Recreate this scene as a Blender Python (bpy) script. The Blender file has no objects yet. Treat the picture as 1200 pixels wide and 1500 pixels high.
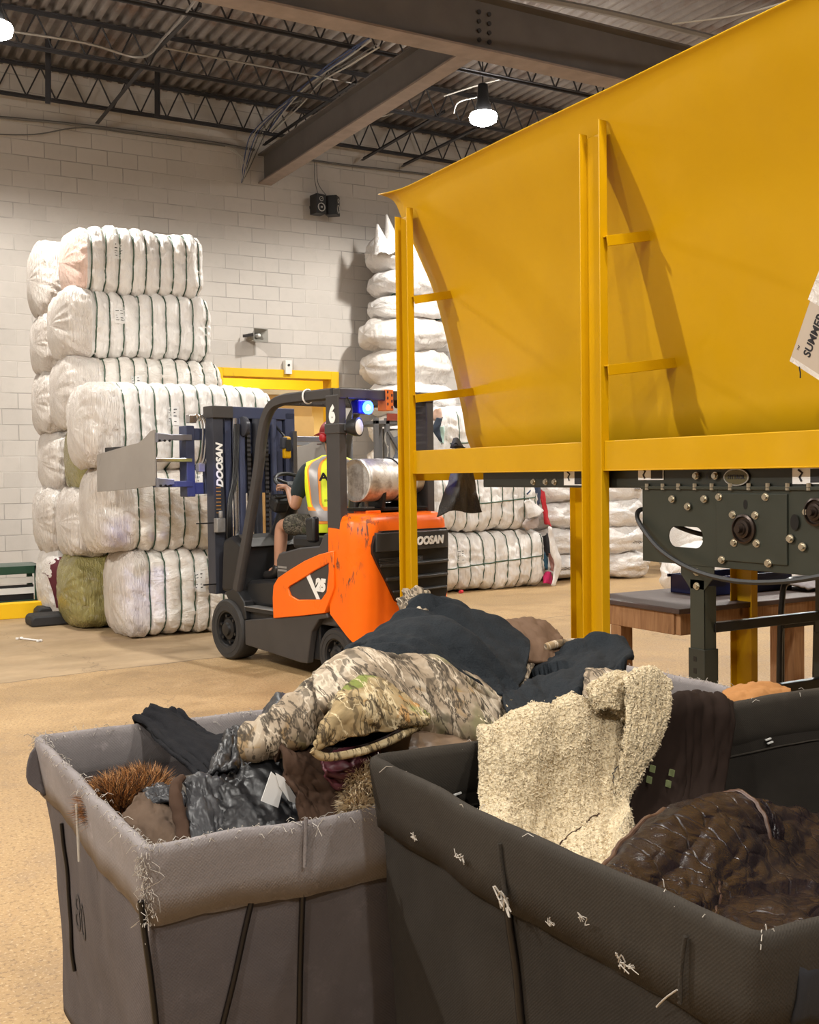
import bpy, math, random
from math import sin, cos, pi, radians, sqrt, atan2, hypot
from mathutils import Vector, Matrix, noise
C = bpy.context.scene.collection
V = Vector
rnd = random.Random(7)

# ------------------------------------------------------------------ camera
F = 1582.2
def cam_axes(yaw=.51771, pitch=.034372, roll=.013831):
    f = V((sin(yaw) * cos(pitch), cos(yaw) * cos(pitch), -sin(pitch)))
    r = V((cos(yaw), -sin(yaw), 0)); d = f.cross(r)
    c, s = cos(roll), sin(roll)
    return r * c + d * s, d * c - r * s, f
CR, CD, CF = cam_axes()
EYE = V((0, 0, 1.5))
cam = bpy.data.cameras.new('camera'); camo_ = bpy.data.objects.new('camera', cam); C.objects.link(camo_)
cam.sensor_fit = 'HORIZONTAL'; cam.sensor_width = 36; cam.lens = F / 1200 * 36; cam.clip_end = 200; cam.clip_start = .05
m3 = Matrix((CR, -CD, -CF)).transposed()
camo_.matrix_world = Matrix.Translation(EYE) @ m3.to_4x4()
bpy.context.scene.camera = camo_
def ray(x, y): return CR * ((x - 600) / F) + CD * ((y - 750) / F) + CF
def aty(x, y, Y): d = ray(x, y); return EYE + d * (Y / d.y)          # survey helpers: a sight line met with a plane of the room
def atx(x, y, X): d = ray(x, y); return EYE + d * (X / d.x)
def atz(x, y, z): d = ray(x, y); return EYE + d * ((z - 1.5) / d.z)

# ------------------------------------------------------------------ mesh builder
class MB:
    def __init__(s): s.v = []; s.f = []
    def add(s, vs, fs):
        n = len(s.v); s.v += [tuple(p) for p in vs]; s.f += [tuple(i + n for i in q) for q in fs]; return s
    def box(s, c, d, R=None, taper=1):
        c = V(c); a, b, h = d[0] / 2, d[1] / 2, d[2] / 2; vs = []
        for z in (-1, 1):
            t = taper if z > 0 else 1
            for x, y in ((-1, -1), (1, -1), (1, 1), (-1, 1)):
                p = V((x * a * t, y * b * t, z * h)); vs.append(c + (R @ p if R else p))
        return s.add(vs, [(3, 2, 1, 0), (4, 5, 6, 7), (0, 1, 5, 4), (1, 2, 6, 5), (2, 3, 7, 6), (3, 0, 4, 7)])
    def bb(s, x0, x1, y0, y1, z0, z1): return s.box(((x0 + x1) / 2, (y0 + y1) / 2, (z0 + z1) / 2), (abs(x1 - x0), abs(y1 - y0), abs(z1 - z0)))
    def bar(s, p, q, w, h, up=(0, 0, 1)):
        p, q = V(p), V(q); d = (q - p); L = d.length; d.normalize(); u = V(up)
        if abs(d.dot(u)) > .98: u = V((0, 1, 0))
        x = d.cross(u).normalized(); u = x.cross(d)
        R = Matrix((x, d, u)).transposed()
        return s.box((p + q) / 2, (w, L, h), R)
    def tube(s, path, r, n=8, closed=False, cap=True):
        P = [V(p) for p in path]; N = len(P); base = len(s.v); prev = None; vs = []
        for i, p in enumerate(P):
            a = P[(i - 1) % N] if (closed or i) else P[0]; b = P[(i + 1) % N] if (closed or i < N - 1) else P[-1]
            t = (b - a)
            if t.length < 1e-9: t = V((0, 0, 1))
            t.normalize()
            if prev is None:
                u = V((0, 0, 1)) if abs(t.z) < .9 else V((1, 0, 0)); x = t.cross(u).normalized()
            else:
                x = prev - t * prev.dot(t); x.normalize()
            prev = x; y = t.cross(x); rr = r[i] if isinstance(r, (list, tuple)) else r
            for k in range(n):
                w = 2 * pi * k / n; vs.append(p + x * (rr * cos(w)) + y * (rr * sin(w)))
        fs = []
        for i in range(N if closed else N - 1):
            j = (i + 1) % N
            for k in range(n):
                l = (k + 1) % n; fs.append((i * n + k, i * n + l, j * n + l, j * n + k))
        if cap and not closed:
            fs.append(tuple(range(n))[::-1]); fs.append(tuple((N - 1) * n + k for k in range(n)))
        return s.add(vs, fs)
    def cyl(s, p, q, r, n=16, r2=None): return s.tube([p, q], [r, r if r2 is None else r2], n)
    def lathe(s, prof, o=(0, 0, 0), ax=(0, 0, 1), n=24, closed=False):
        o = V(o); ax = V(ax).normalized(); u = V((0, 0, 1)) if abs(ax.z) < .9 else V((1, 0, 0))
        x = ax.cross(u).normalized(); y = ax.cross(x); vs = []
        for r, h in prof:
            for k in range(n): w = 2 * pi * k / n; vs.append(o + ax * h + x * (r * cos(w)) + y * (r * sin(w)))
        fs = []; N = len(prof)
        for i in range(N if closed else N - 1):
            j = (i + 1) % N
            for k in range(n): l = (k + 1) % n; fs.append((i * n + k, i * n + l, j * n + l, j * n + k))
        if not closed:
            fs.append(tuple(range(n))[::-1]); fs.append(tuple((N - 1) * n + k for k in range(n)))
        return s.add(vs, fs)
    def prism(s, poly, ext):
        e = V(ext); P = [V(p) for p in poly]; n = len(P)
        return s.add(P + [p + e for p in P], [tuple(range(n))[::-1], tuple(range(n, 2 * n))] + [(i, (i + 1) % n, (i + 1) % n + n, i + n) for i in range(n)])
    def grid(s, G, cu=False, cv=False):
        nu, nv = len(G), len(G[0]); fs = []
        for i in range(nu if cu else nu - 1):
            for j in range(nv if cv else nv - 1):
                a, b = (i + 1) % nu, (j + 1) % nv; fs.append((i * nv + j, a * nv + j, a * nv + b, i * nv + b))
        return s.add([p for r in G for p in r], fs)
    def obj(s, name, mat, parent=None, ang=35, bevel=0, solid=0, sub=0, off=-1):
        me = bpy.data.meshes.new(name); me.from_pydata(s.v, [], s.f); me.update()
        me.materials.append(mat)
        import bmesh
        bm = bmesh.new(); bm.from_mesh(me); bmesh.ops.recalc_face_normals(bm, faces=bm.faces); bm.to_mesh(me); bm.free()
        me.polygons.foreach_set('use_smooth', [ang > 0] * len(me.polygons))
        if 0 < ang < 180: me.set_sharp_from_angle(angle=radians(ang))
        o = bpy.data.objects.new(name, me); C.objects.link(o)
        if parent: o.parent = parent
        if sub: m = o.modifiers.new('sub', 'SUBSURF'); m.levels = m.render_levels = sub
        if solid: m = o.modifiers.new('sol', 'SOLIDIFY'); m.thickness = solid; m.offset = off
        if bevel: m = o.modifiers.new('bev', 'BEVEL'); m.width = bevel; m.segments = 2; m.limit_method = 'ANGLE'; m.angle_limit = radians(40)
        return o

def thing(name, label, cat, loc=(0, 0, 0), rz=0, group=None):
    o = bpy.data.objects.new(name, None); C.objects.link(o); o.empty_display_size = .1
    o.location = loc; o.rotation_euler = (0, 0, rz); o['label'] = label; o['category'] = cat
    if group: o['group'] = group
    return o
def tag(o, label, cat, group=None, kind=None):
    o['label'] = label; o['category'] = cat
    if group: o['group'] = group
    if kind: o['kind'] = kind
    return o
def struct(o, label=None): 
    o['kind'] = 'structure'
    if label: o['label'] = label; o['category'] = 'building part'
    return o
def txt(name, s, size, mat, parent, loc, X, Y, shear=0, bold=0, ext=.001, align='CENTER', wide=1):
    cu = bpy.data.curves.new(name, 'FONT'); cu.body = s; cu.size = size; cu.align_x = align; cu.align_y = 'CENTER'
    cu.shear = shear; cu.offset = bold; cu.extrude = ext; cu.resolution_u = 4
    t = bpy.data.objects.new(name, cu); C.objects.link(t)
    dg = bpy.context.evaluated_depsgraph_get(); me = bpy.data.meshes.new_from_object(t.evaluated_get(dg))
    bpy.data.objects.remove(t); bpy.data.curves.remove(cu)
    X = V(X).normalized(); Y = V(Y); Y = (Y - X * Y.dot(X)).normalized(); Z = X.cross(Y)
    M = Matrix((X * wide, Y, Z)).transposed().to_4x4(); M.translation = V(loc)
    me.transform(M); me.materials.clear(); me.materials.append(mat); me.name = name
    o = bpy.data.objects.new(name, me); C.objects.link(o)
    if parent: o.parent = parent
    return o
def cr(p0, p1, p2, p3, t):
    return (p1 * 2 + (p2 - p0) * t + (p0 * 2 - p1 * 5 + p2 * 4 - p3) * (t * t) + (p1 * 3 - p0 - p2 * 3 + p3) * (t ** 3)) * .5
def spline(P, n, closed=False):
    P = [V(p) for p in P]; N = len(P); out = []
    segs = N if closed else N - 1
    for k in range(n if closed else n + 1):
        u = k / n * segs; i = min(int(u), segs - 1); t = u - i
        if closed: q = [P[(i + a) % N] for a in (-1, 0, 1, 2)]
        else: q = [P[max(i - 1, 0)], P[i], P[i + 1], P[min(i + 2, N - 1)]]
        out.append(cr(*q, t))
    return out
def lattice(G, nu, nv):
    rows = [spline(r, nv) for r in G]
    cols = [spline([rows[i][j] for i in range(len(rows))], nu) for j in range(nv + 1)]
    return [[cols[j][i] for j in range(nv + 1)] for i in range(nu + 1)]
def fb(x, y, z, o=4): return noise.fractal(V((x, y, z)), 1.0, 2.0, o)
# ------------------------------------------------------------------ materials
class NT:
    def __init__(s, name):
        s.m = bpy.data.materials.new(name); s.m.use_nodes = True; s.t = s.m.node_tree; s.b = s.t.nodes['Principled BSDF']
        s.co = s.t.nodes.new('ShaderNodeTexCoord').outputs['Object']
    def n(s, typ, _o=0, **k):
        nd = s.t.nodes.new('ShaderNode' + typ)
        for a, v in k.items():
            if a.startswith('i_'):
                key = a[2:]; key = int(key) if key.isdigit() else key.replace('_', ' ')
                s.put(nd.inputs[key], v)
            else: setattr(nd, a, v)
        return nd.outputs[_o]
    def put(s, inp, v):
        if isinstance(v, bpy.types.NodeSocket): s.t.links.new(v, inp)
        else:
            if isinstance(v, (tuple, list)) and len(v) == 3 and inp.type == 'RGBA': v = (*v, 1)
            inp.default_value = v
    def set(s, **k):
        for a, v in k.items(): s.put(s.b.inputs[a.replace('_', ' ')], v)
        return s
    def math(s, op, a, b=0., c=0., clamp=False):
        nd = s.t.nodes.new('ShaderNodeMath'); nd.operation = op; nd.use_clamp = clamp
        for i, v in enumerate((a, b, c)): s.put(nd.inputs[i], v)
        return nd.outputs[0]
    def mix(s, f, a, b, mode='MIX'):
        nd = s.t.nodes.new('ShaderNodeMix'); nd.data_type = 'RGBA'; nd.blend_type = mode
        s.put(nd.inputs[0], f); s.put(nd.inputs[6], a); s.put(nd.inputs[7], b); return nd.outputs[2]
    def ramp(s, f, stops, interp='LINEAR'):
        nd = s.t.nodes.new('ShaderNodeValToRGB'); e = nd.color_ramp.elements; nd.color_ramp.interpolation = interp
        while len(e) < len(stops): e.new(.5)
        for el, (p, c) in zip(e, stops): el.position = p; el.color = (*c, 1) if len(c) == 3 else c
        s.put(nd.inputs[0], f); return nd.outputs[0]
    def map(s, scale=(1, 1, 1), rot=(0, 0, 0), loc=(0, 0, 0), co=None):
        return s.n('Mapping', i_Vector=co or s.co, i_Scale=scale, i_Rotation=rot, i_Location=loc)
    def noise(s, scale, detail=4, rough=.55, co=None, dist=0, out=0):
        return s.n('TexNoise', out, i_Vector=co or s.co, i_Scale=scale, i_Detail=float(detail), i_Roughness=rough, i_Distortion=float(dist))
    def bump(s, h, strength=.3, dist=.01, normal=None):
        k = dict(i_Height=h, i_Strength=strength, i_Distance=dist)
        if normal: k['i_Normal'] = normal
        o = s.n('Bump', **k); s.put(s.b.inputs['Normal'], o); return o
def g(v): return (v, v, v)
def mat(name, col, rough=.5, metal=0, var=.25, vs=6, bump=0, bs=60, bd=.003, sheen=0, spec=.5, coat=0):
    t = NT(name); nz = t.noise(vs, 5)
    c = t.mix(t.math('MULTIPLY', t.ramp(nz, [(.3, g(0)), (.7, g(1))]), var), col, tuple(x * .55 for x in col))
    t.set(Base_Color=c, Roughness=rough, Metallic=float(metal), Sheen_Weight=float(sheen), Specular_IOR_Level=spec, Coat_Weight=float(coat))
    if bump: t.bump(t.noise(bs, 6), bump, bd)
    return t.m
def emis(name, col, st):
    t = NT(name); t.set(Base_Color=col, Emission_Color=col, Emission_Strength=float(st)); return t.m

def m_block():
    t = NT('painted_block'); sp = t.n('SeparateXYZ', i_0=t.co); x = t.t.nodes[-1].outputs[0]; z = t.t.nodes[-1].outputs[2]
    cv = t.n('CombineXYZ', i_X=x, i_Y=z, i_Z=0.)
    bt = t.t.nodes.new('ShaderNodeTexBrick'); t.put(bt.inputs['Vector'], t.map(loc=(.1, .02, 0), co=cv))
    bt.inputs['Scale'].default_value = 1; bt.inputs['Brick Width'].default_value = .406; bt.inputs['Row Height'].default_value = .203
    bt.inputs['Mortar Size'].default_value = .007; bt.inputs['Mortar Smooth'].default_value = .4; bt.inputs['Bias'].default_value = -.2
    t.put(bt.inputs['Color1'], (.54, .50, .46)); t.put(bt.inputs['Color2'], (.49, .455, .42)); t.put(bt.inputs['Mortar'], (.58, .54, .50))
    big = t.noise(.5, 4); fine = t.noise(9, 6)
    c = t.mix(t.ramp(big, [(.45, g(0)), (.75, g(.35))]), bt.outputs[0], (.42, .385, .345))
    c = t.mix(t.ramp(fine, [(.5, g(0)), (.8, g(.25))]), c, (.38, .36, .33))
    cr_ = t.ramp(t.noise(3.2, 8, .7), [(.485, g(0)), (.5, g(.35)), (.515, g(0))])
    line = t.math('MULTIPLY', bt.outputs[1], t.ramp(t.noise(1.1, 5), [(.42, g(0)), (.58, g(.7))]))
    c = t.mix(line, c, (.25, .235, .22))
    t.set(Base_Color=c, Roughness=.75)
    h = t.math('SUBTRACT', t.math('MULTIPLY', t.noise(70, 6, .7), .25), bt.outputs[1])
    t.bump(h, .7, .006); return t.m
def m_floor():
    t = NT('concrete_floor'); sp = t.t.nodes.new('ShaderNodeSeparateXYZ'); t.put(sp.inputs[0], t.co); x, y = sp.outputs[0], sp.outputs[1]
    big = t.noise(.55, 6, .6); med = t.noise(3, 7, .65, dist=.4); fine = t.noise(55, 4, .7); streak = t.noise(1, 6, .6, co=t.map((1.3, 2.4, 1), (0, 0, .35)))
    rough = t.ramp(med, [(.25, (.29, .178, .074)), (.5, (.40, .255, .113)), (.8, (.48, .33, .165))])
    rough = t.mix(t.ramp(fine, [(.53, g(0)), (.60, g(.8))]), rough, (.22, .135, .06))
    rough = t.mix(t.ramp(t.noise(90, 3), [(.57, g(0)), (.66, g(.6))]), rough, (.62, .47, .29))
    smooth = t.ramp(streak, [(.25, (.27, .185, .10)), (.6, (.41, .29, .165)), (.85, (.50, .37, .225))])
    smooth = t.mix(t.ramp(t.noise(6, 6, .7), [(.62, g(0)), (.72, g(.35))]), smooth, (.2, .16, .12))
    # a construction joint: smoother slab beyond it
    jy = t.math('ADD', y, t.math('MULTIPLY', x, -.10)); jy = t.math('ADD', jy, t.math('MULTIPLY', t.noise(2.5, 3), .12))
    sel = t.math('GREATER_THAN', jy, 8.36)
    sel = t.math('MULTIPLY', sel, t.math('LESS_THAN', x, 6.0))
    c = t.mix(sel, rough, smooth)
    c = t.mix(t.ramp(big, [(.4, g(0)), (.8, g(.35))]), c, (.3, .2, .11))
    j = t.math('LESS_THAN', t.math('ABSOLUTE', t.math('SUBTRACT', jy, 8.36)), .012)
    cx = t.math('ADD', t.math('MULTIPLY', x, 1.0), t.math('MULTIPLY', t.noise(1.6, 5, .6), 1.1)); cx = t.math('ADD', cx, t.math('MULTIPLY', y, .12))
    k = t.math('LESS_THAN', t.math('ABSOLUTE', t.math('SUBTRACT', t.math('FRACT', t.math('MULTIPLY', cx, .42)), .5)), .0022)
    lines = t.math('MAXIMUM', j, t.math('MULTIPLY', k, .7))
    c = t.mix(t.math('MULTIPLY', lines, .7), c, (.10, .065, .035))
    t.set(Base_Color=c, Roughness=t.ramp(med, [(.3, g(.5)), (.7, g(.75))]))
    t.bump(t.math('ADD', fine, t.math('MULTIPLY', med, 1.)), .35, .004); return t.m
def m_deck():
    t = NT('steel_deck'); a = t.noise(1.3, 6, .65); 
    c = t.ramp(a, [(.35, (.40, .36, .335)), (.52, (.30, .265, .245)), (.68, (.20, .125, .09)), (.82, (.32, .28, .25))])
    t.set(Base_Color=c, Roughness=.6, Metallic=.2); return t.m
def m_film(name, col=(.80, .775, .74), tint=(.62, .57, .52), rough=.32, seedloc=0, fold=(1, 1, 1), rot=(0, 0, 0)):
    t = NT(name); co = t.map((1, 1, 1), loc=(seedloc, seedloc * 1.7, 0))
    a = t.noise(3.2, 5, .6, co=co, dist=.6)
    c = t.mix(t.ramp(a, [(.38, g(0)), (.72, g(.8))]), col, tint)
    c = t.mix(t.ramp(t.noise(11, 5, .6, co=co, dist=1.2), [(.58, g(0)), (.72, g(.30))]), c, (.62, .60, .64))
    t.set(Base_Color=c, Roughness=t.ramp(a, [(.3, g(rough - .05)), (.7, g(rough + .15))]), Specular_IOR_Level=.6, Coat_Weight=.25, Coat_Roughness=.2)
    w1 = t.n('TexWave', 1, i_Vector=t.map(fold, rot, co=co), i_Scale=5., i_Distortion=9., i_Detail=3., i_Detail_Scale=1.2)
    w2 = t.noise(24, 5, .65, co=t.map((1.6, .5, .7), (.2, .5, .3), co=co), dist=2.5)
    w3 = t.noise(9, 4, .6, co=t.map(fold, rot, co=co), dist=1.5)
    t.bump(t.math('ADD', t.math('ADD', t.math('MULTIPLY', w1, .25), t.math('MULTIPLY', w2, .6)), t.math('MULTIPLY', w3, 2.6)), .8, .014); return t.m
def m_paint(name, col, dark, rough=.36, scr=.6, scrcol=(.03, .03, .03), s1=2.2, edge=.66):
    t = NT(name); a = t.noise(s1, 6, .6)
    c = t.mix(t.ramp(a, [(.3, g(0)), (.75, g(.5))]), col, dark)
    sc = t.noise(7, 8, .72, co=t.map((2.2, 2.2, .55), (0, .25, .2)), dist=.7)
    patch = t.ramp(t.noise(1.7, 3), [(.5, g(0)), (.62, g(1))])
    msk = t.math('MULTIPLY', t.math('MULTIPLY', t.ramp(sc, [(edge, g(0)), (edge + .03, g(1))]), patch), scr)
    c = t.mix(msk, c, scrcol)
    t.set(Base_Color=c, Roughness=t.ramp(t.noise(5, 5), [(.3, g(rough - .06)), (.7, g(rough + .12))]), Coat_Weight=.03, Coat_Roughness=.25, Specular_IOR_Level=.28)
    t.bump(t.noise(45, 4), .05, .003); return t.m
def m_canvas(name, col, col2, scale=420, dust=.35):
    t = NT(name); sp = t.t.nodes.new('ShaderNodeSeparateXYZ'); t.put(sp.inputs[0], t.co)
    u = t.math('SUBTRACT', sp.outputs[0], sp.outputs[1]); v = sp.outputs[2]
    su = t.math('SINE', t.math('MULTIPLY', u, float(scale))); sv = t.math('SINE', t.math('MULTIPLY', v, float(scale)))
    w = t.math('MULTIPLY', su, sv); a = t.noise(5, 6, .65, dist=.5)
    c = t.mix(t.ramp(a, [(.3, g(0)), (.75, g(1))]), col, col2)
    c = t.mix(t.math('MULTIPLY', t.math('ADD', t.math('MULTIPLY', w, .5), .5), .07), c, tuple(x * .4 for x in col))
    c = t.mix(t.ramp(t.noise(14, 7, .75), [(.58, g(0)), (.75, g(dust))]), c, tuple(min(1, x * 2.4) for x in col))
    t.set(Base_Color=c, Roughness=.9, Specular_IOR_Level=.2)
    h = t.math('ADD', t.math('MULTIPLY', w, .12), t.math('ADD', t.noise(30, 5), t.math('MULTIPLY', t.noise(260, 2), .35))); t.bump(h, .5, .003); return t.m
def m_camo(name, base=(.33, .26, .18), light=(.46, .39, .29), dk=(.06, .045, .03), leaf=(.30, .16, .05), green=(.12, .16, .04), s=1.):
    t = NT(name)
    a = t.noise(9 * s, 5, .6, dist=1.0); c = t.ramp(a, [(.3, tuple(x * .55 for x in base)), (.47, base), (.62, light), (.8, tuple(x * .8 for x in base))])
    vo = t.n('TexVoronoi', 1, i_Vector=t.map((1, 1.6, 1), (.4, .3, .7)), i_Scale=16. * s)
    sel = t.ramp(t.noise(6 * s, 3), [(.54, g(0)), (.58, g(.75))]); c = t.mix(sel, c, t.mix(t.ramp(vo, [(.45, g(0)), (.55, g(1))]), leaf, base))
    sel2 = t.ramp(t.noise(5 * s, 3, co=t.map(loc=(3, 7, 1))), [(.62, g(0)), (.66, g(.8))]); c = t.mix(sel2, c, green)
    for r, sc in (((.3, .2, .5), 11.),):
        w = t.n('TexWave', 1, i_Vector=t.map(rot=r), i_Scale=sc * .35 * s, i_Distortion=7., i_Detail=4., i_Detail_Scale=1.5)
        c = t.mix(t.ramp(w, [(.95, g(0)), (.985, g(.6))]), c, dk)
    for r, l_, cc, th in (((.3, .2, .5), 1., dk, .014), ((1.0, .5, -.6), 5., tuple(x * 1.3 for x in light), .010), ((.1, -.7, 1.4), 9., dk, .010)):
        nz = t.noise(4.2 * s, 5, .62, co=t.map((2.6, .55, 1.2), r, (l_, l_, 0)), dist=.35)
        c = t.mix(t.ramp(t.math('ABSOLUTE', t.math('SUBTRACT', nz, .5)), [(th * .5, g(.85)), (th * 1.6, g(0))]), c, cc)
    c = t.mix(t.ramp(t.noise(40 * s, 4), [(.62, g(0)), (.75, g(.3))]), c, dk)
    t.set(Base_Color=c, Roughness=.9, Specular_IOR_Level=.2); t.bump(t.noise(45, 5), .25, .003); return t.m
def m_leather(name, col, rough=.34, wr=28, st=.6, spec=.4):
    t = NT(name); a = t.noise(4, 5)
    c = t.mix(t.ramp(a, [(.35, g(0)), (.75, g(1))]), col, tuple(x * 1.5 + .002 for x in col))
    vo = t.n('TexVoronoi', 0, i_Vector=t.map((1, .55, 1), (.3, .5, .8)), i_Scale=float(wr), feature='DISTANCE_TO_EDGE')
    pores = t.n('TexVoronoi', 0, i_Vector=t.co, i_Scale=420.)
    h = t.math('ADD', t.math('MULTIPLY', t.math('MINIMUM', vo, .06), 4.2), t.math('MULTIPLY', t.noise(12, 4, .55, dist=1.8), 1.0)); h = t.math('ADD', h, t.math('MULTIPLY', pores, .08))
    t.set(Base_Color=c, Roughness=t.ramp(t.noise(9, 4), [(.3, g(rough)), (.7, g(rough + .14))]), Specular_IOR_Level=spec); t.bump(h, st, .005); return t.m
def m_fleece(name, col, col2, s=90, st=.8, sheen=.0):
    t = NT(name); vo = t.n('TexVoronoi', 0, i_Vector=t.map(co=t.n('VectorMath', operation='ADD', i_0=t.co, i_1=t.n('VectorMath', operation='SCALE', i_0=t.noise(30, 3, out=1), i_Scale=.02))), i_Scale=float(s), feature='SMOOTH_F1')
    c = t.mix(t.ramp(vo, [(.25, g(0)), (.75, g(1))]), col, col2); c = t.mix(t.ramp(t.noise(7, 5), [(.45, g(0)), (.8, g(.4))]), c, col2)
    t.set(Base_Color=c, Roughness=.95, Sheen_Weight=sheen, Specular_IOR_Level=.2); t.bump(t.math('ADD', t.math('MULTIPLY', vo, -1.5), t.noise(200, 3)), st, .006); return t.m
def m_wood(name, col, dk):
    t = NT(name); a = t.noise(5, 6, .6, co=t.map((9, 9, .8)), dist=.8)
    c = t.mix(t.ramp(a, [(.35, g(0)), (.7, g(1))]), col, dk); kn = t.n('TexVoronoi', 0, i_Vector=t.map((1, 1, .5)), i_Scale=7.)
    c = t.mix(t.ramp(kn, [(.06, g(.9)), (.13, g(0))]), c, tuple(x * .25 for x in dk)); t.set(Base_Color=c, Roughness=.65); t.bump(a, .2, .002); return t.m

M = {}
M['block'] = m_block(); M['floor'] = m_floor(); M['deck'] = m_deck()
M['steel'] = mat('joist_steel', (.045, .043, .047), .55, .3, .5, 4)
M['beam'] = mat('girder_paint', (.155, .138, .128), .6, .1, .5, 2.5, .1, 40)
M['beamrust'] = mat('flange_primer', (.30, .235, .20), .7, 0, .6, 5)
M['conduit'] = mat('conduit_zinc', (.30, .28, .26), .45, .6, .3, 6)
M['wire_gray'] = mat('cable_gray', (.13, .125, .12), .6); M['wire_white'] = mat('cable_white', (.5, .48, .44), .6); M['wire_blue'] = mat('cable_blue', (.07, .10, .22), .5); M['wire_black'] = mat('cable_black', (.012, .012, .012), .5)
M['yellow'] = m_paint('hopper_yellow', (.58, .325, .0005), (.50, .27, .0005), .45, .35, (.30, .15, .01), 1.4, .7)
M['yellow2'] = m_paint('frame_yellow', (.52, .285, .001), (.42, .22, .001), .34, .6, (.22, .10, .01), 3, .66)
M['doory'] = m_paint('door_yellow', (.80, .48, .01), (.68, .38, .01), .45, .6, (.1, .07, .04), 3, .62)
M['bright_yellow'] = m_paint('bar_yellow', (.85, .52, .01), (.75, .42, .01), .5, .9, (.06, .045, .03), 4, .56)
M['film'] = [m_film('bale_film_%d' % i, c, t_, .30, i * 3.1, f) for i, (c, t_, f) in enumerate([
    ((.82, .80, .775), (.66, .61, .57), (1, .6, .3)), ((.80, .775, .75), (.58, .53, .50), (.7, 1, .4)), ((.80, .77, .72), (.66, .56, .48), (.4, .8, 1)), ((.72, .68, .64), (.54, .48, .43), (1, .4, .3))])]
M['film_cap'] = m_film('gathered_film', (.74, .69, .64), (.50, .43, .38), .34, 2.2, (3.2, 3.2, .35))
M['film_olive'] = m_film('olive_film', (.33, .29, .10), (.17, .145, .04), .26, 5.5, (3.2, 3.2, .4))
M['film_pink'] = m_film('pink_film', (.85, .58, .49), (.8, .66, .58), .4, 7.5, (3, 3, .4))
M['film_maroon'] = mat('maroon_cloth', (.10, .012, .022), .8, 0, .5, 9)
M['sack'] = m_film('woven_sack', (.78, .755, .735), (.66, .63, .61), .5, 1.3, (.6, .6, .8))
M['strap'] = mat('green_strap', (.04, .085, .05), .5, 0, .2)
M['twine'] = mat('green_twine', (.03, .16, .12), .6)
M['paper'] = mat('paper_white', (.78, .77, .75), .7, 0, .1)
M['ink'] = mat('black_ink', (.02, .02, .025), .7, 0, .1)
M['conv'] = mat('conveyor_green', (.032, .036, .026), .42, .1, .35, 5, .06, 80)
M['conv2'] = mat('conveyor_channel', (.022, .025, .02), .4, .1, .3, 5)
M['bolt'] = mat('zinc_bolt', (.55, .50, .40), .3, .9, .3, 40)
M['black'] = mat('black_plastic', (.014, .014, .015), .45, 0, .2, 8)
M['blackm'] = mat('black_steel', (.012, .012, .013), .35, .3, .2, 8)
M['rubber'] = mat('rubber', (.022, .021, .021), .75, 0, .4, 14, .15, 60)
M['woodl'] = m_wood('bench_pine', (.36, .19, .085), (.22, .10, .04)); M['benchtop'] = mat('bench_top', (.075, .045, .038), .55, 0, .6, 9, .2, 30)
M['bluebin'] = mat('blue_plastic', (.008, .014, .07), .35, 0, .2)
M['green'] = mat('step_green', (.012, .055, .03), .45, 0, .3); M['grate'] = mat('grating', (.16, .20, .175), .6, .3, .3, 30, .6, 90, .01); M['white'] = mat('white_paint', (.72, .71, .68), .5, 0, .2)
M['lamp'] = emis('lamp_lens', (1, .95, .88), 60); M['alu'] = mat('aluminium', (.55, .54, .52), .35, .9, .3, 9)
# ------------------------------------------------------------------ room
YW = 14.6; ZD = 6.78
struct(MB().bb(-9, 22, -9, 24, -.2, 0).obj('floor', M['floor'], ang=0))
DX0, DX1, DZ = 5.28, 7.0, 2.95          # dock opening in the back wall
w = MB()
w.bb(-9, DX0, YW, YW + .2, 0, 7.3); w.bb(DX1, 22, YW, YW + .2, 0, 7.3); w.bb(DX0, DX1, YW, YW + .2, DZ, 7.3)
struct(w.obj('wall_back', M['block'], ang=0))
M['block_side'] = mat('side_block', (.48, .45, .41), .8, 0, .3, 2)
struct(MB().bb(-9.2, -9, -9, YW, 0, 7.3).obj('wall_left', M['block_side'], ang=0))
struct(MB().bb(22, 22.2, -9, YW, 0, 7.3).obj('wall_right', M['block_side'], ang=0))
struct(MB().bb(-9, 22, -9.2, -9, 0, 7.3).obj('wall_front', M['block_side'], ang=0))
# corrugated deck, ribs running away from the camera
def deck():
    P = []; x = -9.
    while x < 22:
        P += [(x, ZD), (x + .062, ZD), (x + .075, ZD + .055), (x + .139, ZD + .055)]; x += .152
    w = MB(); n = len(P)
    w.add([(a, -9, b) for a, b in P] + [(a, YW + .1, b) for a, b in P], [(i, i + 1, i + 1 + n, i + n) for i in range(n - 1)])
    return w.obj('ceiling', M['deck'], ang=20, solid=.01, off=1)
struct(deck())
struct(MB().bb(-9.2, 22.2, -9.2, YW + .2, 7.32, 7.4).obj('trim_1', M['beam'], ang=0))
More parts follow.
